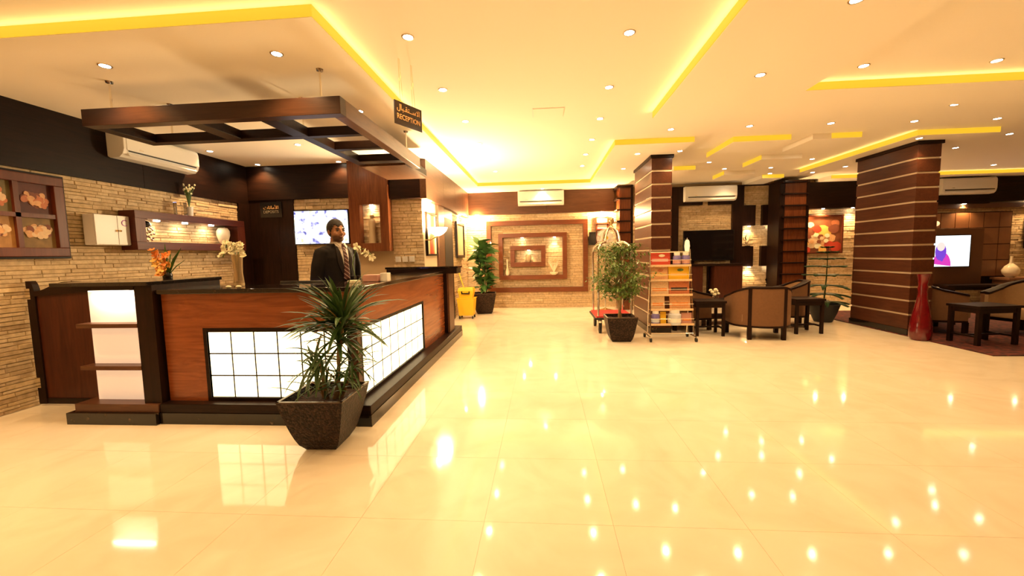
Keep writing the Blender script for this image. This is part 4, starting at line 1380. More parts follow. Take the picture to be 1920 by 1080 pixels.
def armchair():
    t = T('armchair', '', 'armchair', group='lounge armchairs')
    n = 26
    path = []
    for k in range(n + 1):
        s = -1 + 2 * k / n
        th = s * radians(118)
        x, y = 0.40 * sin(th), 0.34 * cos(th)
        if abs(th) > pi / 2:
            e = abs(th) - pi / 2
            x = math.copysign(0.40 - 0.01 * e, th)
            y = -0.60 * e
        hgt = 0.79 - 0.20 * max(0, abs(s) - 0.28) ** 1.15 / 0.72
        path.append((x, y, hgt))

    def shell(off0, off1, z0, ztop):
        rings = []
        for k, (x, y, h) in enumerate(path):
            a, b = path[max(k - 1, 0)], path[min(k + 1, n)]
            t2 = Vector((b[0] - a[0], b[1] - a[1], 0)).normalized()
            nn = Vector((t2.y, -t2.x, 0)) * -1
            rings.append([(x + nn.x * off0, y + nn.y * off0, z0), (x + nn.x * off1, y + nn.y * off1, z0), (x + nn.x * off1, y + nn.y * off1, h + ztop), (x + nn.x * off0, y + nn.y * off0, h + ztop)])
        return MB().loft(rings)
    P('back_shell', shell(-0.028, 0.022, 0.21, -0.02), 'fabric', t, smooth=True)
    P('inner_padding', shell(-0.075, -0.029, 0.30, -0.03), 'fabric_l', t, smooth=True)
    mb = MB()
    rings = []
    for k, (x, y, h) in enumerate(path):
        a, b = path[max(k - 1, 0)], path[min(k + 1, n)]
        t2 = Vector((b[0] - a[0], b[1] - a[1], 0)).normalized()
        nn = Vector((t2.y, -t2.x, 0)) * -1
        rings.append([(x + nn.x * o, y + nn.y * o, h + z) for o, z in ((-0.08, -0.02), (0.028, -0.02), (0.028, 0.008), (-0.02, 0.016), (-0.08, 0.006))])
    P('top_rail', mb.loft(rings), 'wenge_x', t, smooth=True)
    rings = []
    for k, (x, y, h) in enumerate(path):
        a, b = path[max(k - 1, 0)], path[min(k + 1, n)]
        t2 = Vector((b[0] - a[0], b[1] - a[1], 0)).normalized()
        nn = Vector((t2.y, -t2.x, 0)) * -1
        rings.append([(x + nn.x * o, y + nn.y * o, z) for o, z in ((-0.06, 0.185), (0.026, 0.185), (0.026, 0.215), (-0.06, 0.215))])
    P('lower_rail', MB().loft(rings), 'wenge_x', t)
    P('seat_cushion', MB().b(-0.33, 0.33, -0.37, 0.24, 0.24, 0.40), 'fabric_l', t, bevel=0.03, smooth=True)
    P('seat_frame', MB().b(-0.34, 0.34, -0.30, 0.20, 0.19, 0.24), 'wenge_x', t)
    for sx in (-1, 1):
        P('leg', MB().b(sx * 0.37 - 0.028, sx * 0.37 + 0.028, -0.315, -0.26, 0.0, 0.19), 'wenge_z', t)
        x = sx * 0.235
        y = 0.34 * math.sqrt(1 - (0.235 / 0.40) ** 2)
        P('rear_post', MB().b(x - 0.026, x + 0.026, y - 0.02, y + 0.034, 0.0, 0.765), 'wenge_z', t)
    return t


def side_table():
    t = T('side_table', '', 'side table', group='lounge side tables')
    P('table_top', MB().b(-0.23, 0.23, -0.20, 0.20, 0.525, 0.56), 'wenge_x', t, bevel=0.003)
    P('apron', MB().b(-0.21, 0.21, -0.18, 0.18, 0.455, 0.525), 'wenge_x', t)
    for x in (-0.195, 0.195):
        for y in (-0.165, 0.165):
            P('leg', MB().b(x - 0.02, x + 0.02, y - 0.02, y + 0.02, 0, 0.525), 'wenge_z', t)
        P('stretcher', MB().b(x - 0.012, x + 0.012, -0.15, 0.15, 0.11, 0.135), 'wenge', t)
    P('cross_stretcher', MB().b(-0.19, 0.19, -0.012, 0.012, 0.11, 0.135), 'wenge_x', t)
    return t


def coffee_table():
    t = T('coffee_table', '', 'coffee table', group='lounge coffee tables')
    P('table_top', MB().b(-0.50, 0.50, -0.30, 0.30, 0.40, 0.44), 'wenge_x', t, bevel=0.003)
    P('lower_shelf', MB().b(-0.44, 0.44, -0.25, 0.25, 0.12, 0.145), 'wenge_x', t)
    for x in (-0.455, 0.455):
        for y in (-0.255, 0.255):
            P('leg', MB().b(x - 0.028, x + 0.028, y - 0.028, y + 0.028, 0, 0.40), 'wenge_z', t)
    return t


ac = armchair()
ac['label'] = 'tan barrel armchair seen from behind next to the brochure rack'
place(ac, (3.34, 6.55, 0), pi - 0.1)
for lb, x, y, rz, sc in (('beige barrel armchair facing left behind the tan one', 4.28, 7.55, -pi / 2 - 0.35, None),
                         ('beige barrel armchair mostly hidden behind the brochure rack', 2.42, 7.35, pi / 2 + 0.3, None),
                         ('dark armchair behind the red floor vase at right', 6.12, 6.95, pi / 2 - 0.3, None),
                         ('pale armchair cut off by the right edge of the view', 7.22, 6.55, -pi / 2 + 0.25, None)):
    c = dup(ac, lb)
    place(c, (x, y, 0.012 if x > 5.4 else 0), rz)
st = side_table()
st['label'] = 'dark square side table right of the tan armchair'
place(st, (4.17, 6.86, 0), 0.05)
for lb, x, y, rz, s in (('dark square side table between brochure rack and tan armchair', 2.62, 6.72, -0.05, None), ('dark square side table on the rug in front of the right armchairs', 5.99, 5.98, 0.12, (1.35, 1.0, 0.95))):
    c = dup(st, lb)
    place(c, (x, y, 0.012 if x > 5.4 else 0), rz, s)
cf = coffee_table()
cf['label'] = 'low dark coffee table with white flowers behind the tan armchair'
place(cf, (3.28, 7.75, 0), 0.1)
c = dup(cf, 'low dark coffee table on the rug between the right armchairs')
place(c, (6.70, 7.85, 0.012), pi / 2 - 0.1)


def posy(label, x, y, z):
    t = T('table_posy', label, 'flowers', (x, y, z))
    P('bowl', MB().lathe([(0.03, 0), (0.05, 0.05), (0.055, 0.08), (0.045, 0.08)], (x, y, z), 14), 'glass', t, smooth=True)
    mf, ml = MB(), MB()
    rr = random.Random(int(x * 100))
    for k in range(16):
        a, r = rr.uniform(0, 2 * pi), rr.uniform(0.02, 0.14)
        p = (x + r * cos(a), y + r * sin(a) * 0.8, z + 0.10 + rr.uniform(0, 0.12) * (1 - r * 3))
        if k % 3:
            mf.ell(p, (0.034, 0.034, 0.028), 8, 6)
        else:
            ml.tube([(x, y, z + 0.07), p, (p[0] + 0.04 * cos(a), p[1] + 0.04 * sin(a), p[2] - 0.01)], [0.004, 0.018, 0.002], 5, flat=0.3)
    P('white_blooms', mf, 'petal_w', t, smooth=True, kind='stuff')
    P('leaves', ml, 'leaf_f', t, kind='stuff')


posy('low posy of white roses on the coffee table behind the tan armchair', 3.12, 7.62, 0.44)
posy('low posy of white roses on the right coffee table', 6.66, 7.55, 0.452)

# red floor vase
rv = [(0.10, 0), (0.125, 0.04), (0.13, 0.12), (0.115, 0.28), (0.085, 0.46), (0.06, 0.60), (0.05, 0.70), (0.058, 0.76), (0.05, 0.80), (0.06, 0.88), (0.075, 0.95), (0.065, 0.95), (0.045, 0.86)]
o = P('floor_vase', MB().lathe(rv, (5.42, 6.23, 0.0), 28), 'redglass', smooth=True)
tag(o, 'tall glossy red bottle-shaped floor vase by the pillar', 'floor vase')


# ================================================================== PLANTS
def square_pot(t, x, y, top, bot, h, rz=0.0, z0=0.0, mt='pot'):
    R = Matrix.Rotation(rz, 3, 'Z')
    rings = []
    for k in range(9):
        s = k / 8
        w = bot + (top - bot) * (s ** 0.62)
        rings.append([(Vector((x, y, z0 + h * s)) + R @ Vector((a * w / 2, b * w / 2, 0))) for a, b in ((-1, -1), (1, -1), (1, 1), (-1, 1))])
    w = top - 0.035
    rings.append([(Vector((x, y, z0 + h)) + R @ Vector((a * w / 2, b * w / 2, 0))) for a, b in ((-1, -1), (1, -1), (1, 1), (-1, 1))])
    w = top - 0.06
    rings.append([(Vector((x, y, z0 + h - 0.045)) + R @ Vector((a * w / 2, b * w / 2, 0))) for a, b in ((-1, -1), (1, -1), (1, 1), (-1, 1))])
    P('pot', MB().loft(rings), mt, t)
    lip = MB()
    for a in range(4):
        c = Vector((x, y, z0 + h + 0.002)) + R @ Vector(((0, -1), (1, 0), (0, 1), (-1, 0))[a] + (0,)) * (top / 2 - 0.009)
        lip.rb(c, (top + 0.002, 0.02, 0.008), rz=rz + a * pi / 2)
    P('rim', lip, 'potlip', t)
    w = top / 2 - 0.035
    so = MB()
    N = 9
    vs = []
    for j in range(N):
        for i in range(N):
            u, v = -w + 2 * w * i / (N - 1), -w + 2 * w * j / (N - 1)
            vs.append(Vector((x, y, z0 + h - 0.04 + 0.022 * noise.noise((u * 20, v * 20, 3)))) + R @ Vector((u, v, 0)))
    so.add(vs, [(j * N + i, j * N + i + 1, (j + 1) * N + i + 1, (j + 1) * N + i) for j in range(N - 1) for i in range(N - 1)])
    P('soil', so, 'soil', t)


def blade_mesh(L, w, bend, name='leaf', seg=7, fold=0.25):
    """narrow leaf growing along +X, arching down"""
    m = MB()
    vs = []
    for k in range(seg + 1):
        s = k / seg
        ang = bend * s
        x = L * (s if bend == 0 else sin(ang) / bend)
        z = 0 if bend == 0 else -L * (1 - cos(ang)) / bend
        ww = w * (0.55 + 0.9 * s) * (1 - s) ** 0.55 if s < 1 else 0.0005
        ww = max(ww, 0.0008)
        vs += [(x, -ww / 2, z + fold * ww), (x, 0, z), (x, ww / 2, z + fold * ww)]
    fs = []
    for k in range(seg):
        for i in range(2):
            fs.append((k * 3 + i, k * 3 + i + 1, k * 3 + 4 + i, k * 3 + 3 + i))
    m.add(vs, fs)
    return mesh_from(m, name, smooth='all')


def oval_leaf(L, w, bend=0.5, name='leaf', seg=6, fold=0.2):
    m = MB()
    vs = []
    for k in range(seg + 1):
        s = k / seg
        ang = bend * s
        x = L * sin(ang) / bend
        z = -L * (1 - cos(ang)) / bend
        ww = w * sin(pi * min(1, max(0.0, s)) ** 0.8) + 0.002
        vs += [(x, -ww / 2, z + fold * ww), (x, 0, z), (x, ww / 2, z + fold * ww)]
    m.add(vs, [(k * 3 + i, k * 3 + i + 1, k * 3 + 4 + i, k * 3 + 3 + i) for k in range(seg) for i in range(2)])
    return mesh_from(m, name, smooth='all')


# big dracaena in front of the counter
dr2 = T('potted_dracaena', 'spiky green dracaena in a dark square pot before the reception counter', 'potted plant', (-1.60, 2.78, 0))
square_pot(dr2, -1.60, 2.78, 0.46, 0.215, 0.385, 0.03)
rr = random.Random(21)
blades = []
for k in range(6):
    me = blade_mesh(0.36 + 0.03 * k, 0.043 + 0.003 * (k % 3), 0.25 + 0.13 * k)
    me.materials.append(M['leaf_d'])
    blades.append(me)
dry = blade_mesh(0.38, 0.016, 0.4)
dry.materials.append(M['leaf_t'])
heads = [((-1.44, 2.78, 0.88), 110, 0.91, 0.36), ((-1.47, 2.76, 0.76), 44, 0.80, 0.3), ((-1.66, 2.76, 0.55), 26, 0.6, 0.3), ((-1.40, 2.80, 0.57), 26, 0.6, 0.3), ((-1.58, 2.70, 0.62), 20, 0.6, 0.3), ((-1.48, 2.72, 0.50), 20, 0.6, 0.3)]
for (c, n, sc, _) in heads:
    base = (-1.56 + (c[0] + 1.56) * 0.45, 2.78 + (c[1] - 2.78) * 0.4, 0.34)
    mid = ((base[0] + c[0]) / 2 + rr.uniform(-.02, .02), (base[1] + c[1]) / 2, (base[2] + c[2]) / 2)
    P('cane', MB().tube([base, mid, c], [0.014, 0.012, 0.011], 8), 'stem', dr2, smooth=True)
    for k in range(n):
        a = rr.uniform(0, 2 * pi)
        el = rr.uniform(0.0, 1.5) if sc > 0.9 else rr.uniform(-0.5, 1.1)
        s = sc * rr.uniform(0.8, 1.12)
        me = dry if rr.random() < 0.10 else rr.choice(blades)
        inst('leaf', me, dr2, (c[0], c[1], c[2] + rr.uniform(-0.05, 0.06)), (0, -el, a), (s, s, s))
for k in range(14):
    a = rr.uniform(0, 2 * pi)
    inst('leaf', dry if k % 4 == 0 else blades[4], dr2, (-1.62 + rr.uniform(-.1, .1), 2.76 + rr.uniform(-.08, .08), 0.36), (0, -rr.uniform(0.5, 1.2), a), (0.6, 0.6, 0.6))

# ficus beside the luggage cart
fi = T('potted_ficus', 'bushy green ficus tree in a dark tapered pot before the luggage cart', 'potted plant', (1.17, 6.3, 0))
square_pot(fi, 1.165, 6.3, 0.45, 0.27, 0.375, 0.0)
rr = random.Random(5)
trunks = [[(1.15, 6.3, 0.33), (1.17, 6.3, 0.6), (1.13, 6.3, 0.85), (1.18, 6.3, 1.1)], [(1.18, 6.31, 0.33), (1.14, 6.32, 0.6), (1.20, 6.3, 0.9), (1.24, 6.3, 1.2)]]
for tr in trunks:
    P('trunk', MB().tube(tr, [0.022, 0.018, 0.016, 0.008], 8), 'stem', fi, smooth=True)
mt_ = MB()
ml = MB()
tips = []
for k in range(120):
    a = rr.uniform(0, 2 * pi)
    z = rr.uniform(0.68, 1.50)
    rad = 0.45 * math.sqrt(max(0.05, 1 - ((z - 1.05) / 0.55) ** 2)) * rr.uniform(0.45, 1.08)
    tips.append((1.15 + rad * cos(a), 6.3 + rad * sin(a), z + rr.uniform(-0.05, 0.05)))
for tp in tips:
    b = Vector((1.17 + rr.uniform(-.03, .03), 6.3, max(0.75, tp[2] - rr.uniform(0.1, 0.35))))
    tv_ = Vector(tp)
    mid = b.lerp(tv_, 0.5) + Vector((0, 0, 0.05))
    mt_.tube([b, mid, tv_], [0.006, 0.004, 0.002], 4, cap=False)
    for j in range(20):
        s = rr.uniform(0.35, 1.12)
        p = (b.lerp(mid, s * 2) if s < 0.5 else mid.lerp(tv_, (s - 0.5) * 2)) + Vector((rr.uniform(-.05, .05), rr.uniform(-.05, .05), rr.uniform(-.05, .03)))
        d = Vector((rr.uniform(-1, 1), rr.uniform(-1, 1), rr.uniform(-0.9, 0.3))).normalized()
        u = d.cross(Vector((0, 0, 1))).normalized()
        L, w = rr.uniform(0.06, 0.09), 0.030
        n2 = d.cross(u) * 0.006
        ml.add([p, p + d * L * 0.5 + u * w / 2 + n2, p + d * L, p + d * L * 0.5 - u * w / 2 + n2], [(0, 1, 2), (0, 2, 3)])
P('twigs', mt_, 'stem', fi, kind='stuff')
P('foliage', ml, 'leaf_f', fi, kind='stuff')

# rubber plant by the far wall
rp = T('potted_rubber_plant', 'broad-leaved green plant in a dark pot beside the yellow bucket', 'potted plant', (-1.38, 9.35, 0))
square_pot(rp, -1.38, 9.35, 0.54, 0.32, 0.47, 0.1)
rr = random.Random(8)
bl = []
for k in range(4):
    me = oval_leaf(0.30 + 0.03 * k, 0.14 + 0.012 * k, 0.5 + 0.2 * k)
    me.materials.append(M['leaf_r'])
    bl.append(me)
for s in range(3):
    x = -1.38 + (-0.06, 0.05, 0.0)[s]
    P('stem', MB().tube([(x, 9.35, 0.42), (x + (s - 1) * 0.03, 9.35, 1.0), (x + (s - 1) * 0.05, 9.33, 1.55)], 0.012, 6), 'stem', rp)
    for k in range(30):
        z = 0.52 + 1.05 * k / 29
        inst('leaf', rr.choice(bl), rp, (x + (s - 1) * 0.04, 9.34, z), (rr.uniform(-0.9, 0.9), -rr.uniform(0.0, 1.1), rr.uniform(0, 2 * pi)))

# norfolk pine by the right pillar
np_ = T('potted_pine', 'tiered Norfolk pine in a dark round pot beside the right pillar', 'potted plant', (5.14, 7.85, 0))
P('pot', MB().lathe([(0.14, 0), (0.15, 0.02), (0.20, 0.15), (0.245, 0.30), (0.255, 0.33), (0.235, 0.33), (0.21, 0.28)], (5.14, 7.85, 0), 20), 'rubber', np_, smooth=True)
P('soil', MB().lathe([(0.21, 0.285), (0.001, 0.29)], (5.14, 7.85, 0), 16), 'soil', np_)
P('trunk', MB().tube([(5.14, 7.85, 0.28), (5.17, 7.85, 0.8), (5.18, 7.85, 1.35)], [0.014, 0.011, 0.004], 7), 'leaf_p', np_)
rr = random.Random(3)
for j, (z, L) in enumerate(((0.36, 0.38), (0.50, 0.36), (0.66, 0.36), (0.84, 0.33), (1.0, 0.31), (1.14, 0.24), (1.26, 0.15), (1.35, 0.07))):
    for k in range(6):
        a = k * pi / 3 + j * 0.5 + rr.uniform(-.15, .15)
        mb = MB()
        dirv = Vector((cos(a), sin(a), 0))
        pts = [Vector((5.165, 7.85, z)) + dirv * (L * s) + Vector((0, 0, 0.05 * s - (0.10 if j < 3 else 0.04) * s * s)) for s in (0, 0.25, 0.5, 0.75, 1)]
        mb.tube(pts, [0.008, 0.007, 0.006, 0.004, 0.002], 4)
        sd = Vector((-sin(a), cos(a), 0))
        for i in range(20):
            s = 0.12 + 0.88 * i / 19
            ii = min(3, int(s * 4))
            p = pts[ii].lerp(pts[ii + 1], min(1, s * 4 - ii))
            for g in (-1, 1):
                e = p + dirv * 0.04 + sd * g * (0.075 * (1.15 - s)) + Vector((0, 0, 0.012))
                mb.tube([p, e], [0.013, 0.005], 4, cap=False, flat=0.5)
        P('branch', mb, 'leaf_p', np_)

# ================================================================== BUCKET, CART, RACK
bk = T('mop_bucket', 'yellow plastic mop bucket with wringer on castors by the wall', 'bucket', (-1.66, 8.62, 0))
bx, by = -1.66, 8.62
R8 = lambda w, d, z: [(bx - w, by - d, z), (bx + w, by - d, z), (bx + w, by + d, z), (bx - w, by + d, z)]
P('tub', MB().loft([R8(0.15, 0.14, 0.07), R8(0.18, 0.18, 0.42), R8(0.20, 0.19, 0.44), R8(0.17, 0.16, 0.44)]), 'yellow', bk)
P('wringer', MB().loft([R8(0.13, 0.10, 0.42), R8(0.17, 0.13, 0.60), R8(0.15, 0.12, 0.66)]), 'yellow', bk)
P('wringer_slot', MB().b(bx - 0.09, bx + 0.09, by - 0.145, by - 0.12, 0.53, 0.555), 'black', bk)
for sx in (-0.08, 0.08):
    P('slot_end', MB().b(bx + sx - 0.012, bx + sx + 0.012, by - 0.143, by - 0.12, 0.555, 0.59), 'black', bk)
P('handle', MB().tube([(bx - 0.05, by + 0.02, 0.62), (bx - 0.12, by + 0.02, 0.85), (bx - 0.16, by + 0.03, 0.98)], 0.011, 8), 'yellow', bk, smooth=True)
for sx in (-0.14, 0.14):
    for sy in (-0.12, 0.12):
        w = P('castor', MB().tube([(bx + sx - 0.014, by + sy, 0.032), (bx + sx + 0.014, by + sy, 0.032)], 0.032, 12), 'rubber', bk, smooth=True)
        P('castor_fork', MB().b(bx + sx - 0.02, bx + sx + 0.02, by + sy - 0.012, by + sy + 0.012, 0.04, 0.075), 'chrome', w)

lc_ = T('luggage_cart', 'polished birdcage luggage cart with a red carpeted deck', 'luggage cart', (1.22, 7.1, 0))
x0, x1, y0, y1 = 0.86, 1.50, 6.80, 7.62
P('deck', MB().b(x0, x1, y0, y1, 0.23, 0.27), 'chrome', lc_, bevel=0.006)
P('deck_carpet', MB().b(x0 + 0.015, x1 - 0.015, y0 + 0.015, y1 - 0.015, 0.27, 0.29), 'red', lc_)
P('bumper', MB().tube([(x0, y0, 0.25), (x1, y0, 0.25), (x1, y1, 0.25), (x0, y1, 0.25), (x0, y0, 0.25)], 0.018, 8), 'rubber', lc_, smooth=True)
cx, cy = (x0 + x1) / 2, (y0 + y1) / 2
for (px_, py_) in ((x0 + 0.05, y0 + 0.05), (x1 - 0.05, y0 + 0.05), (x1 - 0.05, y1 - 0.05), (x0 + 0.05, y1 - 0.05)):
    path = [(px_, py_, 0.28), (px_, py_, 1.36)]
    for k in range(1, 9):
        a = k / 8 * pi / 2
        path.append((px_ + (cx - px_) * 0.55 * (1 - cos(a)), py_ + (cy - py_) * 0.55 * (1 - cos(a)), 1.36 + 0.17 * sin(a)))
    P('post', MB().tube(path, 0.019, 10), 'chrome', lc_, smooth=True)
    e = path[-1]
    arch = [e] + [(e[0] + (cx - e[0]) * (1 - cos(k / 7 * pi / 2)) * 0.93, e[1] + (cy - e[1]) * (1 - cos(k / 7 * pi / 2)) * 0.93, e[2] - 0.02 + 0.27 * sin(k / 7 * pi / 2)) for k in range(1, 8)]
    P('crown_arch', MB().tube(arch, 0.019, 10), 'chrome', lc_, smooth=True)
P('hanging_rail', MB().tube([(cx - 0.20, cy, 1.52), (cx + 0.20, cy, 1.52)], 0.014, 8), 'chrome', lc_, smooth=True)
P('finial', MB().lathe([(0.03, 0), (0.045, 0.02), (0.02, 0.05), (0.018, 0.07), (0.045, 0.11), (0.05, 0.14), (0.04, 0.18), (0.01, 0.20)], (cx, cy, 1.76), 16), 'brass', lc_, smooth=True)
for (px_, py_) in ((x0 + 0.08, y0 + 0.08), (x1 - 0.08, y0 + 0.08), (x1 - 0.08, y1 - 0.08), (x0 + 0.08, y1 - 0.08)):
    w = P('wheel', MB().tube([(px_ - 0.02, py_, 0.085), (px_ + 0.02, py_, 0.085)], 0.085, 18), 'rubber', lc_, smooth=True)
    P('wheel_fork', MB().b(px_ - 0.032, px_ - 0.022, py_ - 0.02, py_ + 0.02, 0.08, 0.23).b(px_ + 0.022, px_ + 0.032, py_ - 0.02, py_ + 0.02, 0.08, 0.23).b(px_ - 0.032, px_ + 0.032, py_ - 0.02, py_ + 0.02, 0.2, 0.23), 'chrome', w)

# brochure rack: leaning wire stand with five sloping shelves
br = T('brochure_rack', 'wheeled chrome wire rack with tiers of leaflets and jars beside the ficus', 'display rack', (1.95, 6.3, 0))


def rk_y(z):
    return 6.22 + 0.14 * (z - 0.25) / 1.1


def rk_w(z):
    return 0.315 - 0.02 * (z - 0.25) / 1.1


RXC = 1.92
for s in (-1, 1):
    P('side_rail', MB().tube([(RXC + s * rk_w(0.05), 6.20, 0.10), (RXC + s * rk_w(0.3), rk_y(0.3), 0.3), (RXC + s * rk_w(1.36), rk_y(1.36), 1.38)], 0.010, 8), 'chrome', br, smooth=True)
    P('rear_rail', MB().tube([(RXC + s * 0.30, 6.46, 0.06), (RXC + s * 0.30, 6.44, 0.30), (RXC + s * 0.29, rk_y(1.2), 1.2)], 0.008, 8), 'chrome', br, smooth=True)
    P('foot_bar', MB().tube([(RXC + s * 0.335, 6.12, 0.07), (RXC + s * 0.32, 6.54, 0.07)], 0.010, 8), 'chrome', br, smooth=True)
    for y in (6.14, 6.52):
        P('castor', MB().tube([(RXC + s * 0.33 - 0.013, y, 0.032), (RXC + s * 0.33 + 0.013, y, 0.032)], 0.032, 12), 'rubber', br, smooth=True)
P('top_bar', MB().tube([(RXC - 0.30, rk_y(1.34), 1.34), (RXC + 0.30, rk_y(1.34), 1.34)], 0.010, 8), 'chrome', br)
P('bottom_bar', MB().tube([(RXC - 0.31, 6.20, 0.12), (RXC + 0.31, 6.20, 0.12)], 0.009, 8), 'chrome', br)
P('bottom_bar', MB().tube([(RXC - 0.30, 6.46, 0.20), (RXC + 0.30, 6.46, 0.20)], 0.009, 8), 'chrome', br)
tiers = [0.24, 0.46, 0.68, 0.90, 1.12]
for z in tiers:
    w = rk_w(z)
    P('tier_tray', MB().b(RXC - w, RXC + w, rk_y(z) - 0.02, rk_y(z) + 0.12, z, z + 0.008), 'peach', br)
    P('tier_front', MB().b(RXC - w, RXC + w, rk_y(z) - 0.03, rk_y(z) - 0.022, z, z + 0.032), 'petal_p3', br)
    P('tier_wire', MB().tube([(RXC - w, rk_y(z) - 0.03, z + 0.10), (RXC + w, rk_y(z) - 0.03, z + 0.10)], 0.004, 6), 'chrome', br)


def item(kind, label, xf, tier, w, h, mat, band=None, extra=None):
    z = tiers[tier] + 0.0085
    x = RXC + xf
    y = rk_y(tiers[tier]) + 0.03
    if kind == 'jar':
        t = T('glass_jar', label, 'jar', (x, y, z), 'jars on the rack')
        P('jar_body', MB().lathe([(w / 2, 0), (w / 2, h * 0.7), (w * 0.36, h * 0.8)], (x, y, z), 16), mat, t, smooth=True)
        P('lid', MB().lathe([(w * 0.38, h * 0.8), (w * 0.38, h)], (x, y, z), 16), 'white', t)
        P('jar_label', MB().lathe([(w / 2 + 0.001, h * 0.18), (w / 2 + 0.001, h * 0.45)], (x, y, z), 16, cap=False), band or 'white', t)
    else:
        t = T('leaflet_pack', label, 'leaflets', (x, y, z), 'leaflet packs on the rack')
        P('cover', MB().rb((x, y + 0.03, z + h / 2), (w, 0.03, h), rx=-0.12), mat, t)
        if band:
            P('printed_band', MB().rb((x, y + 0.0135 + 0.03 * 0, z + h * 0.42), (w * 0.8, 0.002, h * 0.22), rx=-0.12), band, t)
        if extra:
            P('printed_motif', MB().ell((x + w * 0.08, y + 0.0125, z + h * 0.74), (w * 0.16, 0.004, h * 0.10), 12, 6), extra, t)


item('leaf', 'red leaflet pack at the top left of the rack', -0.14, 4, 0.30, 0.215, 'pic_red', 'pink', 'petal_w')
item('jar', 'left blue jar on the top tier of the rack', 0.105, 4, 0.115, 0.20, 'jarblue', 'pink')
item('jar', 'right blue jar on the top tier of the rack', 0.235, 4, 0.115, 0.20, 'jarblue', 'pink')
item('leaf', 'orange leaflet pack on the second tier at left', -0.16, 3, 0.26, 0.215, 'petal_p2', 'pic_gold', 'petal_p')
item('leaf', 'yellow leaflet pack on the second tier at right', 0.13, 3, 0.30, 0.215, 'yellow', 'petal_y', 'leaf_f')
item('leaf', 'pale orange leaflet pack on the middle tier at left', -0.16, 2, 0.27, 0.20, 'petal_p3', 'petal_o')
item('leaf', 'brown leaflet pack on the middle tier at right', 0.13, 2, 0.30, 0.215, 'petal_p', 'blackmatte')
item('leaf', 'cream leaflet pack on the fourth tier at left', -0.19, 1, 0.20, 0.20, 'petal_p3', 'petal_o')
item('leaf', 'orange leaflet pack on the fourth tier at right', 0.14, 1, 0.30, 0.20, 'petal_p2', 'petal_o')
item('jar', 'blue jar at the left of the bottom tier', -0.235, 0, 0.12, 0.21, 'jarblue', 'jarpale')
item('leaf', 'narrow yellow packet on the bottom tier', -0.115, 0, 0.08, 0.19, 'yellow')
item('jar', 'large pale blue jar in the middle of the bottom tier', 0.045, 0, 0.19, 0.22, 'jarpale', 'white')
item('leaf', 'pink packet on the bottom tier at right', 0.23, 0, 0.15, 0.17, 'pink', 'petal_o')

# ================================================================== CEILING FITTINGS
dl_rim = mesh_from(MB().lathe([(0.033, -0.003), (0.043, -0.006), (0.047, 0.0)], (0, 0, 0), 18, cap=False), 'rim', smooth='all')
dl_rim.materials.append(M['rim'])
dl_lens = mesh_from(MB().lathe([(0.034, -0.004), (0.033, 0.0)], (0, 0, 0), 18), 'lens')
dl_lens.materials.append(M['lamp'])
spot_d = bpy.data.lights.new('downlight_beam', 'SPOT')
spot_d.energy = SPOT_W
spot_d.color = WARM
spot_d.spot_size = radians(125)
spot_d.spot_blend = 0.7
spot_d.shadow_soft_size = 0.03


def beam_data(f):
    d = spot_d.copy()
    d.energy = SPOT_W * f
    return d


BEAM = {k: beam_data(f) for k, f in (('downlights over the reception', 1.25), ('left row of downlights', 0.54), ('right row of downlights', 0.54), ('downlights over the lounge', 0.62), ('downlights before the lounge', 0.6), ('downlights over the entrance', 0.42), ('downlights by the entrance wall', 3.0))}


def downlight(x, y, z, label, group):
    t = T('downlight', label, 'downlight', (x, y, z), group)
    for nm, me in (('rim', dl_rim), ('lens', dl_lens)):
        inst(nm, me, t, (x, y, z))
    o = bpy.data.objects.new('downlight_beam', BEAM.get(group, spot_d))
    COL.objects.link(o)
    o.parent = t
    o.location = (0, 0, -0.02)


ORD = ['nearest', 'second', 'third', 'fourth', 'fifth', 'sixth', 'seventh', 'eighth', 'ninth', 'tenth', 'eleventh', 'twelfth', 'thirteenth', 'fourteenth', 'fifteenth', 'sixteenth', 'seventeenth', 'eighteenth', 'last']
G1 = [(-3.365, 3.03, 'at far left in front of the canopy'), (-1.953, 3.01, 'in front of the canopy, near the yellow corner'), (-1.893, 4.25, 'above the right canopy beam'), (-4.62, 5.47, 'beside the left air conditioner'),
      (-3.253, 5.34, 'in the middle behind the canopy'), (-4.557, 6.34, 'in the back left corner of the reception'), (-3.217, 6.36, 'before the niche pier of the reception')]
for x, y, w in G1:
    downlight(x, y, ZL, 'small recessed downlight ' + w, 'downlights over the reception')
G2 = [(-0.963, 3.04), (-0.942, 4.0), (-0.905, 4.95), (-0.90, 5.95), (-0.90, 6.95), (-0.9, 7.95)]
for k, (x, y) in enumerate(G2):
    downlight(x, y, ZH, 'small recessed downlight, %s in the left row of the raised ceiling' % (ORD[k] if k < 1 else ORD[k] + ' from the front'), 'left row of downlights')
G3 = [(0.65, 3.17), (0.66, 4.15), (0.70, 5.08), (0.71, 5.98), (0.71, 6.85), (0.74, 7.72)]
for k, (x, y) in enumerate(G3):
    downlight(x, y, ZH, 'small recessed downlight, %s in the right row of the raised ceiling' % (ORD[k] if k < 1 else ORD[k] + ' from the front'), 'right row of downlights')
G4 = [(1.92, 3.86, 0), (2.85, 3.97, 1), (3.97, 4.01, 1), (1.97, 5.03, 1), (3.3, 5.09, 1), (4.7, 5.16, 1), (1.70, 5.65, 1), (2.70, 5.66, 1), (3.72, 5.69, 1), (4.78, 5.76, 1), (5.8, 5.8, 1), (6.8, 6.62, 1), (1.95, 2.8, 0)]
for k, (x, y, hi) in enumerate(sorted(G4, key=lambda g: g[0] / g[1])):
    downlight(x, y, ZH if hi else ZL, 'small recessed downlight before the lounge, %s counted from the left' % (ORD[k] if k else 'first'), 'downlights before the lounge')
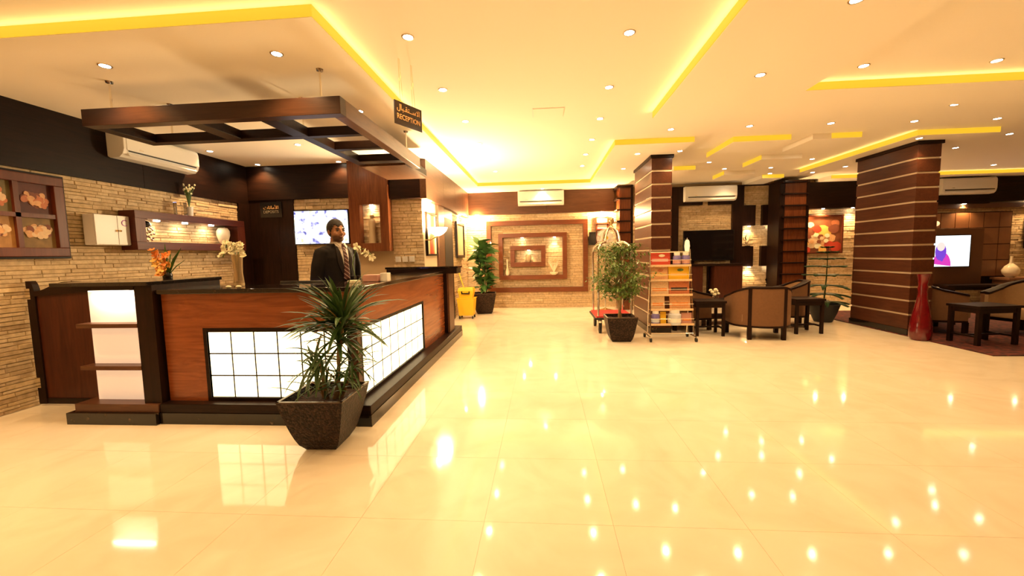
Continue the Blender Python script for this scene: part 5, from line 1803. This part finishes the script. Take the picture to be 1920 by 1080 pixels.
G5 = [(1.49, 6.62, 0), (2.11, 6.55, 0), (3.6, 7.12, 1), (4.28, 7.1, 1), (4.85, 7.87, 1), (3.04, 7.82, 1), (3.6, 8.5, 1), (4.5, 8.55, 1), (4.83, 9.2, 1), (5.72, 9.25, 1), (5.72, 8.3, 0), (5.35, 6.35, 0), (6.45, 6.95, 1), (6.8, 7.4, 1), (9.1, 9.1, 1), (1.49, 7.75, 0), (4.25, 9.65, 1)]
for k, (x, y, hi) in enumerate(sorted(G5, key=lambda g: g[0] / g[1])):
    downlight(x, y, ZH if hi else ZL, 'small recessed downlight over the lounge seats, %s counted from the left' % (ORD[k] if k else 'first'), 'downlights over the lounge')
for x in (-4.5, -0.95, 0.65, 3.9, 6.5):
    for y in ((2.3, 0.4, -1.4) if x < -2 else (1.9, 0.4, -1.4)):
        downlight(x, y, ZH, 'small recessed downlight in the entrance ceiling, mirrored in the floor', 'downlights over the entrance') if x > -2 else downlight(x, y, ZH, 'small recessed downlight in the entrance ceiling along the left stone wall', 'downlights by the entrance wall')
for k, (x, y, lb) in enumerate(((-1.62, 9.93, 'left corner by the green plant'), (1.45, 9.98, 'right corner above the fan'), (0.0, 9.75, 'middle above the air conditioner'))):
    if k < 2:
        t = T('bulkhead_downlight', 'small lamp under the brown bulkhead, ' + lb, 'downlight', (x, y + 0.14, 2.34))
        P('lens', MB().lathe([(0.035, 0), (0.04, 0.01)], (x, y + 0.16, 2.329), 14), 'lamp', t)
        light('bulkhead_light', 'POINT', (x, y + 0.10, 2.27), 120, parent=t, size=0.03)
    else:
        downlight(x, y, ZL, 'recessed downlight above the far air conditioner', 'downlight at the far wall')
for x, lb in ((6.55, 'above the still life painting'), (7.2, 'right of the still life painting'), (8.3, 'behind the right pillar'), (9.6, 'above the brown tiled media wall'), (11.0, 'above the dark picture at far right')):  # fill lamps added to brighten the right stone wall, not known fittings
    t = T('bulkhead_downlight', 'added fill lamp under the dark bulkhead ' + lb, 'downlight', (x, YB - 0.09, 2.26))
    z = 2.27 if x < 7.9 else (2.29 if x < 10.1 else 2.33)
    P('lens', MB().lathe([(0.026, 0), (0.03, 0.008)], (x, YB - 0.095, z - 0.0085), 14), 'lamp', t)
    light('bulkhead_light', 'SPOT', (x, YB - 0.10, z - 0.02), 80 if x < 7.5 else 95, parent=t, spot=130, blend=0.8, size=0.03, aim=(0, -0.25, -1))
for y, lb in ((6.75, 'near the striped picture'), (9.2, 'near the far corner')):
    t = T('bulkhead_downlight', 'small lamp under the corridor bulkhead ' + lb, 'downlight', (XC + 0.05, y, 2.27))
    P('lens', MB().lathe([(0.028, 0), (0.032, 0.008)], (XC + 0.055, y, 2.261), 14), 'lamp', t)
    light('bulkhead_light', 'SPOT', (XC + 0.06, y, 2.25), 60, parent=t, spot=140, size=0.03, aim=(0, 0, -1))
vt = T('ceiling_vent', 'faint square access panel in the raised ceiling', 'ceiling panel', (0.08, 4.78, ZH))
P('panel', MB().b(-0.09, 0.25, 4.64, 4.92, ZH - 0.006, ZH), 'plaster', vt)
P('panel_edge', MB().b(-0.10, 0.26, 4.63, 4.93, ZH - 0.002, ZH), 'white', vt)


# ================================================================== THE CLERK
def remeshed(mb, name, mat, parent, vox, smooth_it=6):
    me = mesh_from(mb, name)
    o = bpy.data.objects.new(name, me)
    COL.objects.link(o)
    r = o.modifiers.new('r', 'REMESH')
    r.mode = 'VOXEL'
    r.voxel_size = vox
    s = o.modifiers.new('s', 'SMOOTH')
    s.factor = 0.5
    s.iterations = smooth_it
    bpy.context.view_layer.update()
    out = bpy.data.meshes.new_from_object(o.evaluated_get(bpy.context.evaluated_depsgraph_get()))
    bpy.data.objects.remove(o)
    out.polygons.foreach_set('use_smooth', [True] * len(out.polygons))
    out.materials.clear()
    out.materials.append(mat)
    ob = bpy.data.objects.new(name, out)
    COL.objects.link(ob)
    ob.parent = parent
    return ob


def skin_material():
    m, nt, b = nodes_of('skin_with_stubble')
    tc = nt.nodes.new('ShaderNodeTexCoord')
    sx = nt.nodes.new('ShaderNodeSeparateXYZ')
    nt.links.new(tc.outputs['Object'], sx.inputs[0])

    def ramp(sock, a, b_):
        mr = nt.nodes.new('ShaderNodeMapRange')
        mr.interpolation_type = 'SMOOTHSTEP'
        mr.inputs['From Min'].default_value = a
        mr.inputs['From Max'].default_value = b_
        nt.links.new(sock, mr.inputs['Value'])
        return mr.outputs['Result']
    low = ramp(sx.outputs['Z'], 1.600, 1.570)
    neck = ramp(sx.outputs['Z'], 1.513, 1.528)
    front = ramp(sx.outputs['Y'], 0.01, -0.02)
    a1 = nt.nodes.new('ShaderNodeMath')
    a1.operation = 'MULTIPLY'
    nt.links.new(low, a1.inputs[0])
    nt.links.new(neck, a1.inputs[1])
    a2 = nt.nodes.new('ShaderNodeMath')
    a2.operation = 'MULTIPLY'
    nt.links.new(a1.outputs[0], a2.inputs[0])
    nt.links.new(front, a2.inputs[1])
    a3 = nt.nodes.new('ShaderNodeMath')
    a3.operation = 'MULTIPLY'
    a3.inputs[1].default_value = 0.88
    nt.links.new(a2.outputs[0], a3.inputs[0])
    mx = nt.nodes.new('ShaderNodeMix')
    mx.data_type = 'RGBA'
    mx.inputs['A'].default_value = (0.50, 0.25, 0.14, 1)
    mx.inputs['B'].default_value = (0.06, 0.030, 0.020, 1)
    nt.links.new(a3.outputs[0], mx.inputs['Factor'])
    nt.links.new(mx.outputs['Result'], b.inputs['Base Color'])
    b.inputs['Roughness'].default_value = 0.5
    return m


def tie_material():
    m, nt, b = nodes_of('striped_tie')
    tc = nt.nodes.new('ShaderNodeTexCoord')
    w = nt.nodes.new('ShaderNodeTexWave')
    w.inputs['Scale'].default_value = 9
    mp = nt.nodes.new('ShaderNodeMapping')
    mp.inputs['Rotation'].default_value = (0, radians(55), 0)
    nt.links.new(tc.outputs['Object'], mp.inputs['Vector'])
    nt.links.new(mp.outputs['Vector'], w.inputs['Vector'])
    r = nt.nodes.new('ShaderNodeValToRGB')
    r.color_ramp.elements[0].position = 0.80
    r.color_ramp.elements[0].color = (0.055, 0.012, 0.015, 1)
    r.color_ramp.elements[1].position = 0.9
    r.color_ramp.elements[1].color = (0.40, 0.28, 0.24, 1)
    nt.links.new(w.outputs['Fac'], r.inputs['Fac'])
    nt.links.new(r.outputs['Color'], b.inputs['Base Color'])
    b.inputs['Roughness'].default_value = 0.5
    return m


suit = plain('dark_suit_cloth', (0.009, 0.006, 0.005), 0.8, spec=0.2, var=0.25, vscale=40)
lapel_m = plain('suit_lapel_cloth', (0.013, 0.008, 0.007), 0.7, spec=0.25)
shirt_m = plain('white_shirt', (0.72, 0.66, 0.60), 0.7)
hair_m = plain('black_hair', (0.012, 0.008, 0.006), 0.5, bump=0.6, bscale=220)
shoe_m = plain('black_shoe', (0.01, 0.008, 0.008), 0.25)
lip_m = plain('lip', (0.36, 0.13, 0.09), 0.5)
eye_m = plain('eye_white', (0.62, 0.56, 0.50), 0.3)
iris_m = plain('dark_iris', (0.02, 0.012, 0.008), 0.2)

pe = T('person', 'clerk in a dark suit, white shirt and striped tie standing behind the counter', 'person')

# body: one continuous surface, head, trunk, arms with hands, legs
HD = 0.032
mb = MB()
mb.ell((0, 0.014, 1.690), (0.075, 0.095, 0.098), 24, 16)
mb.ell((0, -0.026, 1.640), (0.063, 0.070, 0.085), 20, 14)
mb.ell((0, -0.040, 1.592), (0.052, 0.052, 0.042), 18, 12)
mb.ell((0, -0.078, 1.574), (0.024, 0.019, 0.019), 12, 8)
mb.ell((0, -0.083, 1.686), (0.052, 0.016, 0.011), 14, 8)
mb.tube([(0, -0.090, 1.680), (0, -0.105, 1.658), (0, -0.118, 1.638), (0, -0.108, 1.630)], [0.009, 0.011, 0.014, 0.012], 10)
for s in (-1, 1):
    mb.ell((s * 0.012, -0.103, 1.632), (0.008, 0.010, 0.008), 8, 6)
    mb.ell((s * 0.045, -0.068, 1.640), (0.020, 0.018, 0.022), 10, 8)
    mb.ell((s * 0.078, 0.010, 1.655), (0.009, 0.020, 0.031), 10, 8)
mb.ell((0, -0.096, 1.607), (0.023, 0.010, 0.007), 10, 6)
mb.ell((0, -0.094, 1.597), (0.020, 0.010, 0.007), 10, 6)
HT = radians(-13)
mb.v = [(v[0] * cos(HT) - v[1] * sin(HT), v[0] * sin(HT) + v[1] * cos(HT), v[2] - HD) for v in mb.v]
mb.tube([(0, 0.03, 1.40), (0, 0.015, 1.50), (0, 0.006, 1.57)], [0.066, 0.058, 0.056], 16)
inner = ((0.86, 0.15, 0.10), (1.0, 0.145, 0.10), (1.2, 0.16, 0.105), (1.36, 0.175, 0.10), (1.43, 0.15, 0.085), (1.47, 0.07, 0.06))
mb.loft([[(a * cos(t), 0.015 + d * sin(t), z) for t in [2 * pi * i / 20 for i in range(20)]] for z, a, d in inner])
for s in (-1, 1):
    mb.tube([(s * 0.15, 0.01, 1.40), (s * 0.20, 0.01, 1.37), (s * 0.25, 0.03, 1.12), (s * 0.262, -0.02, 0.96), (s * 0.262, -0.055, 0.85)], [0.05, 0.05, 0.038, 0.033, 0.026], 12)
    mb.ell((s * 0.260, -0.070, 0.80), (0.019, 0.040, 0.052), 12, 8)
    for f, (dy, L) in enumerate(((-0.032, 0.072), (-0.012, 0.082), (0.009, 0.076), (0.028, 0.060))):
        y = -0.070 + dy
        mb.tube([(s * 0.260, y, 0.775), (s * 0.262, y - 0.006, 0.745), (s * 0.252, y - 0.010, 0.745 - L * 0.45), (s * 0.238, y - 0.008, 0.745 - L * 0.75)], [0.0095, 0.009, 0.0085, 0.007], 8)
    mb.tube([(s * 0.256, -0.095, 0.825), (s * 0.248, -0.122, 0.800), (s * 0.242, -0.132, 0.768)], [0.012, 0.0105, 0.008], 8)
    mb.tube([(s * 0.085, 0.01, 0.92), (s * 0.095, 0.0, 0.50), (s * 0.098, 0.02, 0.08)], [0.085, 0.055, 0.036], 12)
    mb.ell((s * 0.10, -0.03, 0.045), (0.035, 0.10, 0.03), 12, 8)
remeshed(mb, 'body', skin_material(), pe, 0.0055, 4)

RG = [(0.76, 0.205, 0.135), (0.95, 0.20, 0.132), (1.10, 0.192, 0.126), (1.25, 0.203, 0.130), (1.36, 0.213, 0.128), (1.43, 0.195, 0.112), (1.475, 0.135, 0.088), (1.505, 0.078, 0.07)]


def ring_at(z):
    for k in range(len(RG) - 1):
        if RG[k][0] <= z <= RG[k + 1][0]:
            t = (z - RG[k][0]) / (RG[k + 1][0] - RG[k][0])
            return RG[k][1] + t * (RG[k + 1][1] - RG[k][1]), RG[k][2] + t * (RG[k + 1][2] - RG[k][2])
    return RG[-1][1:]


def chest(x, z, off):
    a, d = ring_at(z)
    return (x, 0.012 - d * math.sqrt(max(0.02, 1 - (x / a) ** 2)) - off, z)


mb = MB()
mb.loft([[(a * cos(t), 0.012 + d * sin(t), z) for t in [2 * pi * i / 28 for i in range(28)]] for z, a, d in RG])
for s in (-1, 1):
    mb.ell((s * 0.185, 0.012, 1.415), (0.066, 0.074, 0.050), 16, 10)
    mb.ell((s * 0.12, 0.014, 1.445), (0.09, 0.07, 0.035), 14, 8)
    mb.tube([(s * 0.195, 0.012, 1.395), (s * 0.232, 0.016, 1.28), (s * 0.255, 0.03, 1.12), (s * 0.265, -0.005, 1.0), (s * 0.263, -0.05, 0.875)], [0.068, 0.064, 0.056, 0.051, 0.045], 14)
remeshed(mb, 'suit_jacket', suit, pe, 0.009, 5)


def patch(name, edge, z0, z1, off, mat, n=16, nx=6):
    m = MB()
    vs = []
    for j in range(n + 1):
        z = z0 + (z1 - z0) * j / n
        a, b = edge(z)
        for i in range(nx + 1):
            vs.append(chest(a + (b - a) * i / nx, z, off))
    m.add(vs, [(j * (nx + 1) + i, j * (nx + 1) + i + 1, (j + 1) * (nx + 1) + i + 1, (j + 1) * (nx + 1) + i) for j in range(n) for i in range(nx)])
    me = mesh_from(m, name, smooth='all')
    me.materials.append(mat)
    o = bpy.data.objects.new(name, me)
    COL.objects.link(o)
    o.parent = pe
    so = o.modifiers.new('thickness', 'SOLIDIFY')
    so.thickness = 0.004
    return o


Z0, Z1 = 1.15, 1.495
vw = lambda z: 0.066 * ((z - Z0) / (Z1 - Z0)) ** 0.8
patch('shirt_front', lambda z: (-vw(z), vw(z)), Z0, Z1, 0.001, shirt_m)
patch('lapel', lambda z: (vw(z) * 0.97, vw(z) + 0.055 * sin(pi * min(1, (z - Z0) / (Z1 - Z0) * 0.85 + 0.1)) + 0.004), Z0, Z1 - 0.01, 0.005, lapel_m)
patch('lapel', lambda z: (-vw(z) - 0.055 * sin(pi * min(1, (z - Z0) / (Z1 - Z0) * 0.85 + 0.1)) - 0.004, -vw(z) * 0.97), Z0, Z1 - 0.01, 0.005, lapel_m)
patch('tie', lambda z: (-(0.017 + 0.020 * (1.47 - z) / 0.3), 0.017 + 0.020 * (1.47 - z) / 0.3), 1.13, 1.475, 0.010, tie_material())
for s, nm in ((-1, 'collar_wing'), (1, 'collar_wing')):
    m = MB()
    pts = [(s * 0.060, -0.02, 1.515), (s * 0.052, -0.052, 1.512), (s * 0.012, -0.078, 1.500), (s * 0.030, -0.098, 1.455), (s * 0.068, -0.062, 1.480)]
    m.add([Vector(p) for p in pts] + [Vector(p) + Vector((s * 0.004, -0.006, 0)) for p in pts], [(0, 1, 2, 3, 4), (9, 8, 7, 6, 5)] + [(i, (i + 1) % 5, (i + 1) % 5 + 5, i + 5) for i in range(5)])
    P(nm, m, shirt_m, pe)
P('collar_band', MB().lathe([(0.066, 0), (0.063, 0.038), (0.059, 0.038), (0.061, 0.0)], (0, 0.012, 1.485), 24, cap=False), shirt_m, pe, smooth=True)
P('tie_knot', MB().ell((0, -0.078, 1.485), (0.018, 0.014, 0.020), 10, 8), plain('tie_knot_cloth', (0.06, 0.014, 0.016), 0.5), pe, smooth=True)
P('button', MB().ell((0.006, -0.128, 1.12), (0.008, 0.004, 0.008), 8, 6), iris_m, pe)

mb = MB()
mb.ell((0, 0.012, 0.90), (0.17, 0.118, 0.13), 20, 12)
for s in (-1, 1):
    mb.tube([(s * 0.085, 0.01, 0.92), (s * 0.096, 0.004, 0.70), (s * 0.097, 0.0, 0.50), (s * 0.099, 0.015, 0.25), (s * 0.10, 0.02, 0.075)], [0.105, 0.092, 0.075, 0.068, 0.062], 14)
remeshed(mb, 'trousers', suit, pe, 0.010, 4)
for s in (-1, 1):
    P('shoe', MB().loft([[(s * 0.10 + w * cos(t) * 0.5, y, max(0.004, h * (0.5 + 0.5 * sin(t)))) for t in [2 * pi * i / 14 for i in range(14)]] for y, w, h in ((0.085, 0.05, 0.07), (0.06, 0.078, 0.09), (-0.02, 0.084, 0.095), (-0.09, 0.096, 0.075), (-0.15, 0.088, 0.05), (-0.19, 0.04, 0.03))]), shoe_m, pe, smooth=True)
# hair cap: kept above a hairline that drops toward the nape
m = MB()
m.ell((0, 0.018, 1.694), (0.083, 0.102, 0.105), 40, 28)
keep = []
for f in m.f:
    c = sum((Vector(m.v[i]) for i in f), Vector()) / len(f)
    line = 1.722 + 0.012 * sin(c.x * 90) if c.y < -0.055 else (1.722 - (c.y + 0.055) / 0.055 * 0.10 if c.y < 0.0 else (1.622 - min(1, c.y / 0.08) * 0.045))
    if c.z > line:
        keep.append(f)
m.f = keep
m.mi = [0] * len(keep)
hr = P('hair', m, hair_m, pe, smooth=True)
hr.modifiers.new('thickness', 'SOLIDIFY').thickness = 0.010
for s in (-1, 1):
    P('eyebrow', MB().tube([(s * 0.016, -0.098, 1.687), (s * 0.034, -0.096, 1.693), (s * 0.052, -0.082, 1.687)], [0.005, 0.0065, 0.003], 6), hair_m, pe)
    e = P('eye', MB().ell((s * 0.032, -0.0855, 1.668), (0.013, 0.010, 0.0065), 12, 8), eye_m, pe, smooth=True)
    P('iris', MB().ell((s * 0.034, -0.0945, 1.668), (0.0065, 0.0035, 0.0062), 10, 6), iris_m, e)
    P('upper_lid', MB().tube([(s * 0.018, -0.090, 1.670), (s * 0.033, -0.0965, 1.6755), (s * 0.048, -0.084, 1.670)], 0.0034, 6), iris_m, pe)
P('lips', MB().tube([(-0.022, -0.098, 1.603), (-0.010, -0.1055, 1.6045), (0, -0.1065, 1.603), (0.010, -0.1055, 1.6045), (0.022, -0.098, 1.603)], [0.002, 0.0055, 0.005, 0.0055, 0.002], 8), lip_m, pe, smooth=True)
for o in pe.children:
    if o.name.split('.')[0] in ('hair', 'eyebrow', 'eye', 'upper_lid', 'lips'):
        o.location.z -= HD
        o.rotation_euler.z = HT
place(pe, (-2.15, 4.12, 0.0), radians(68))
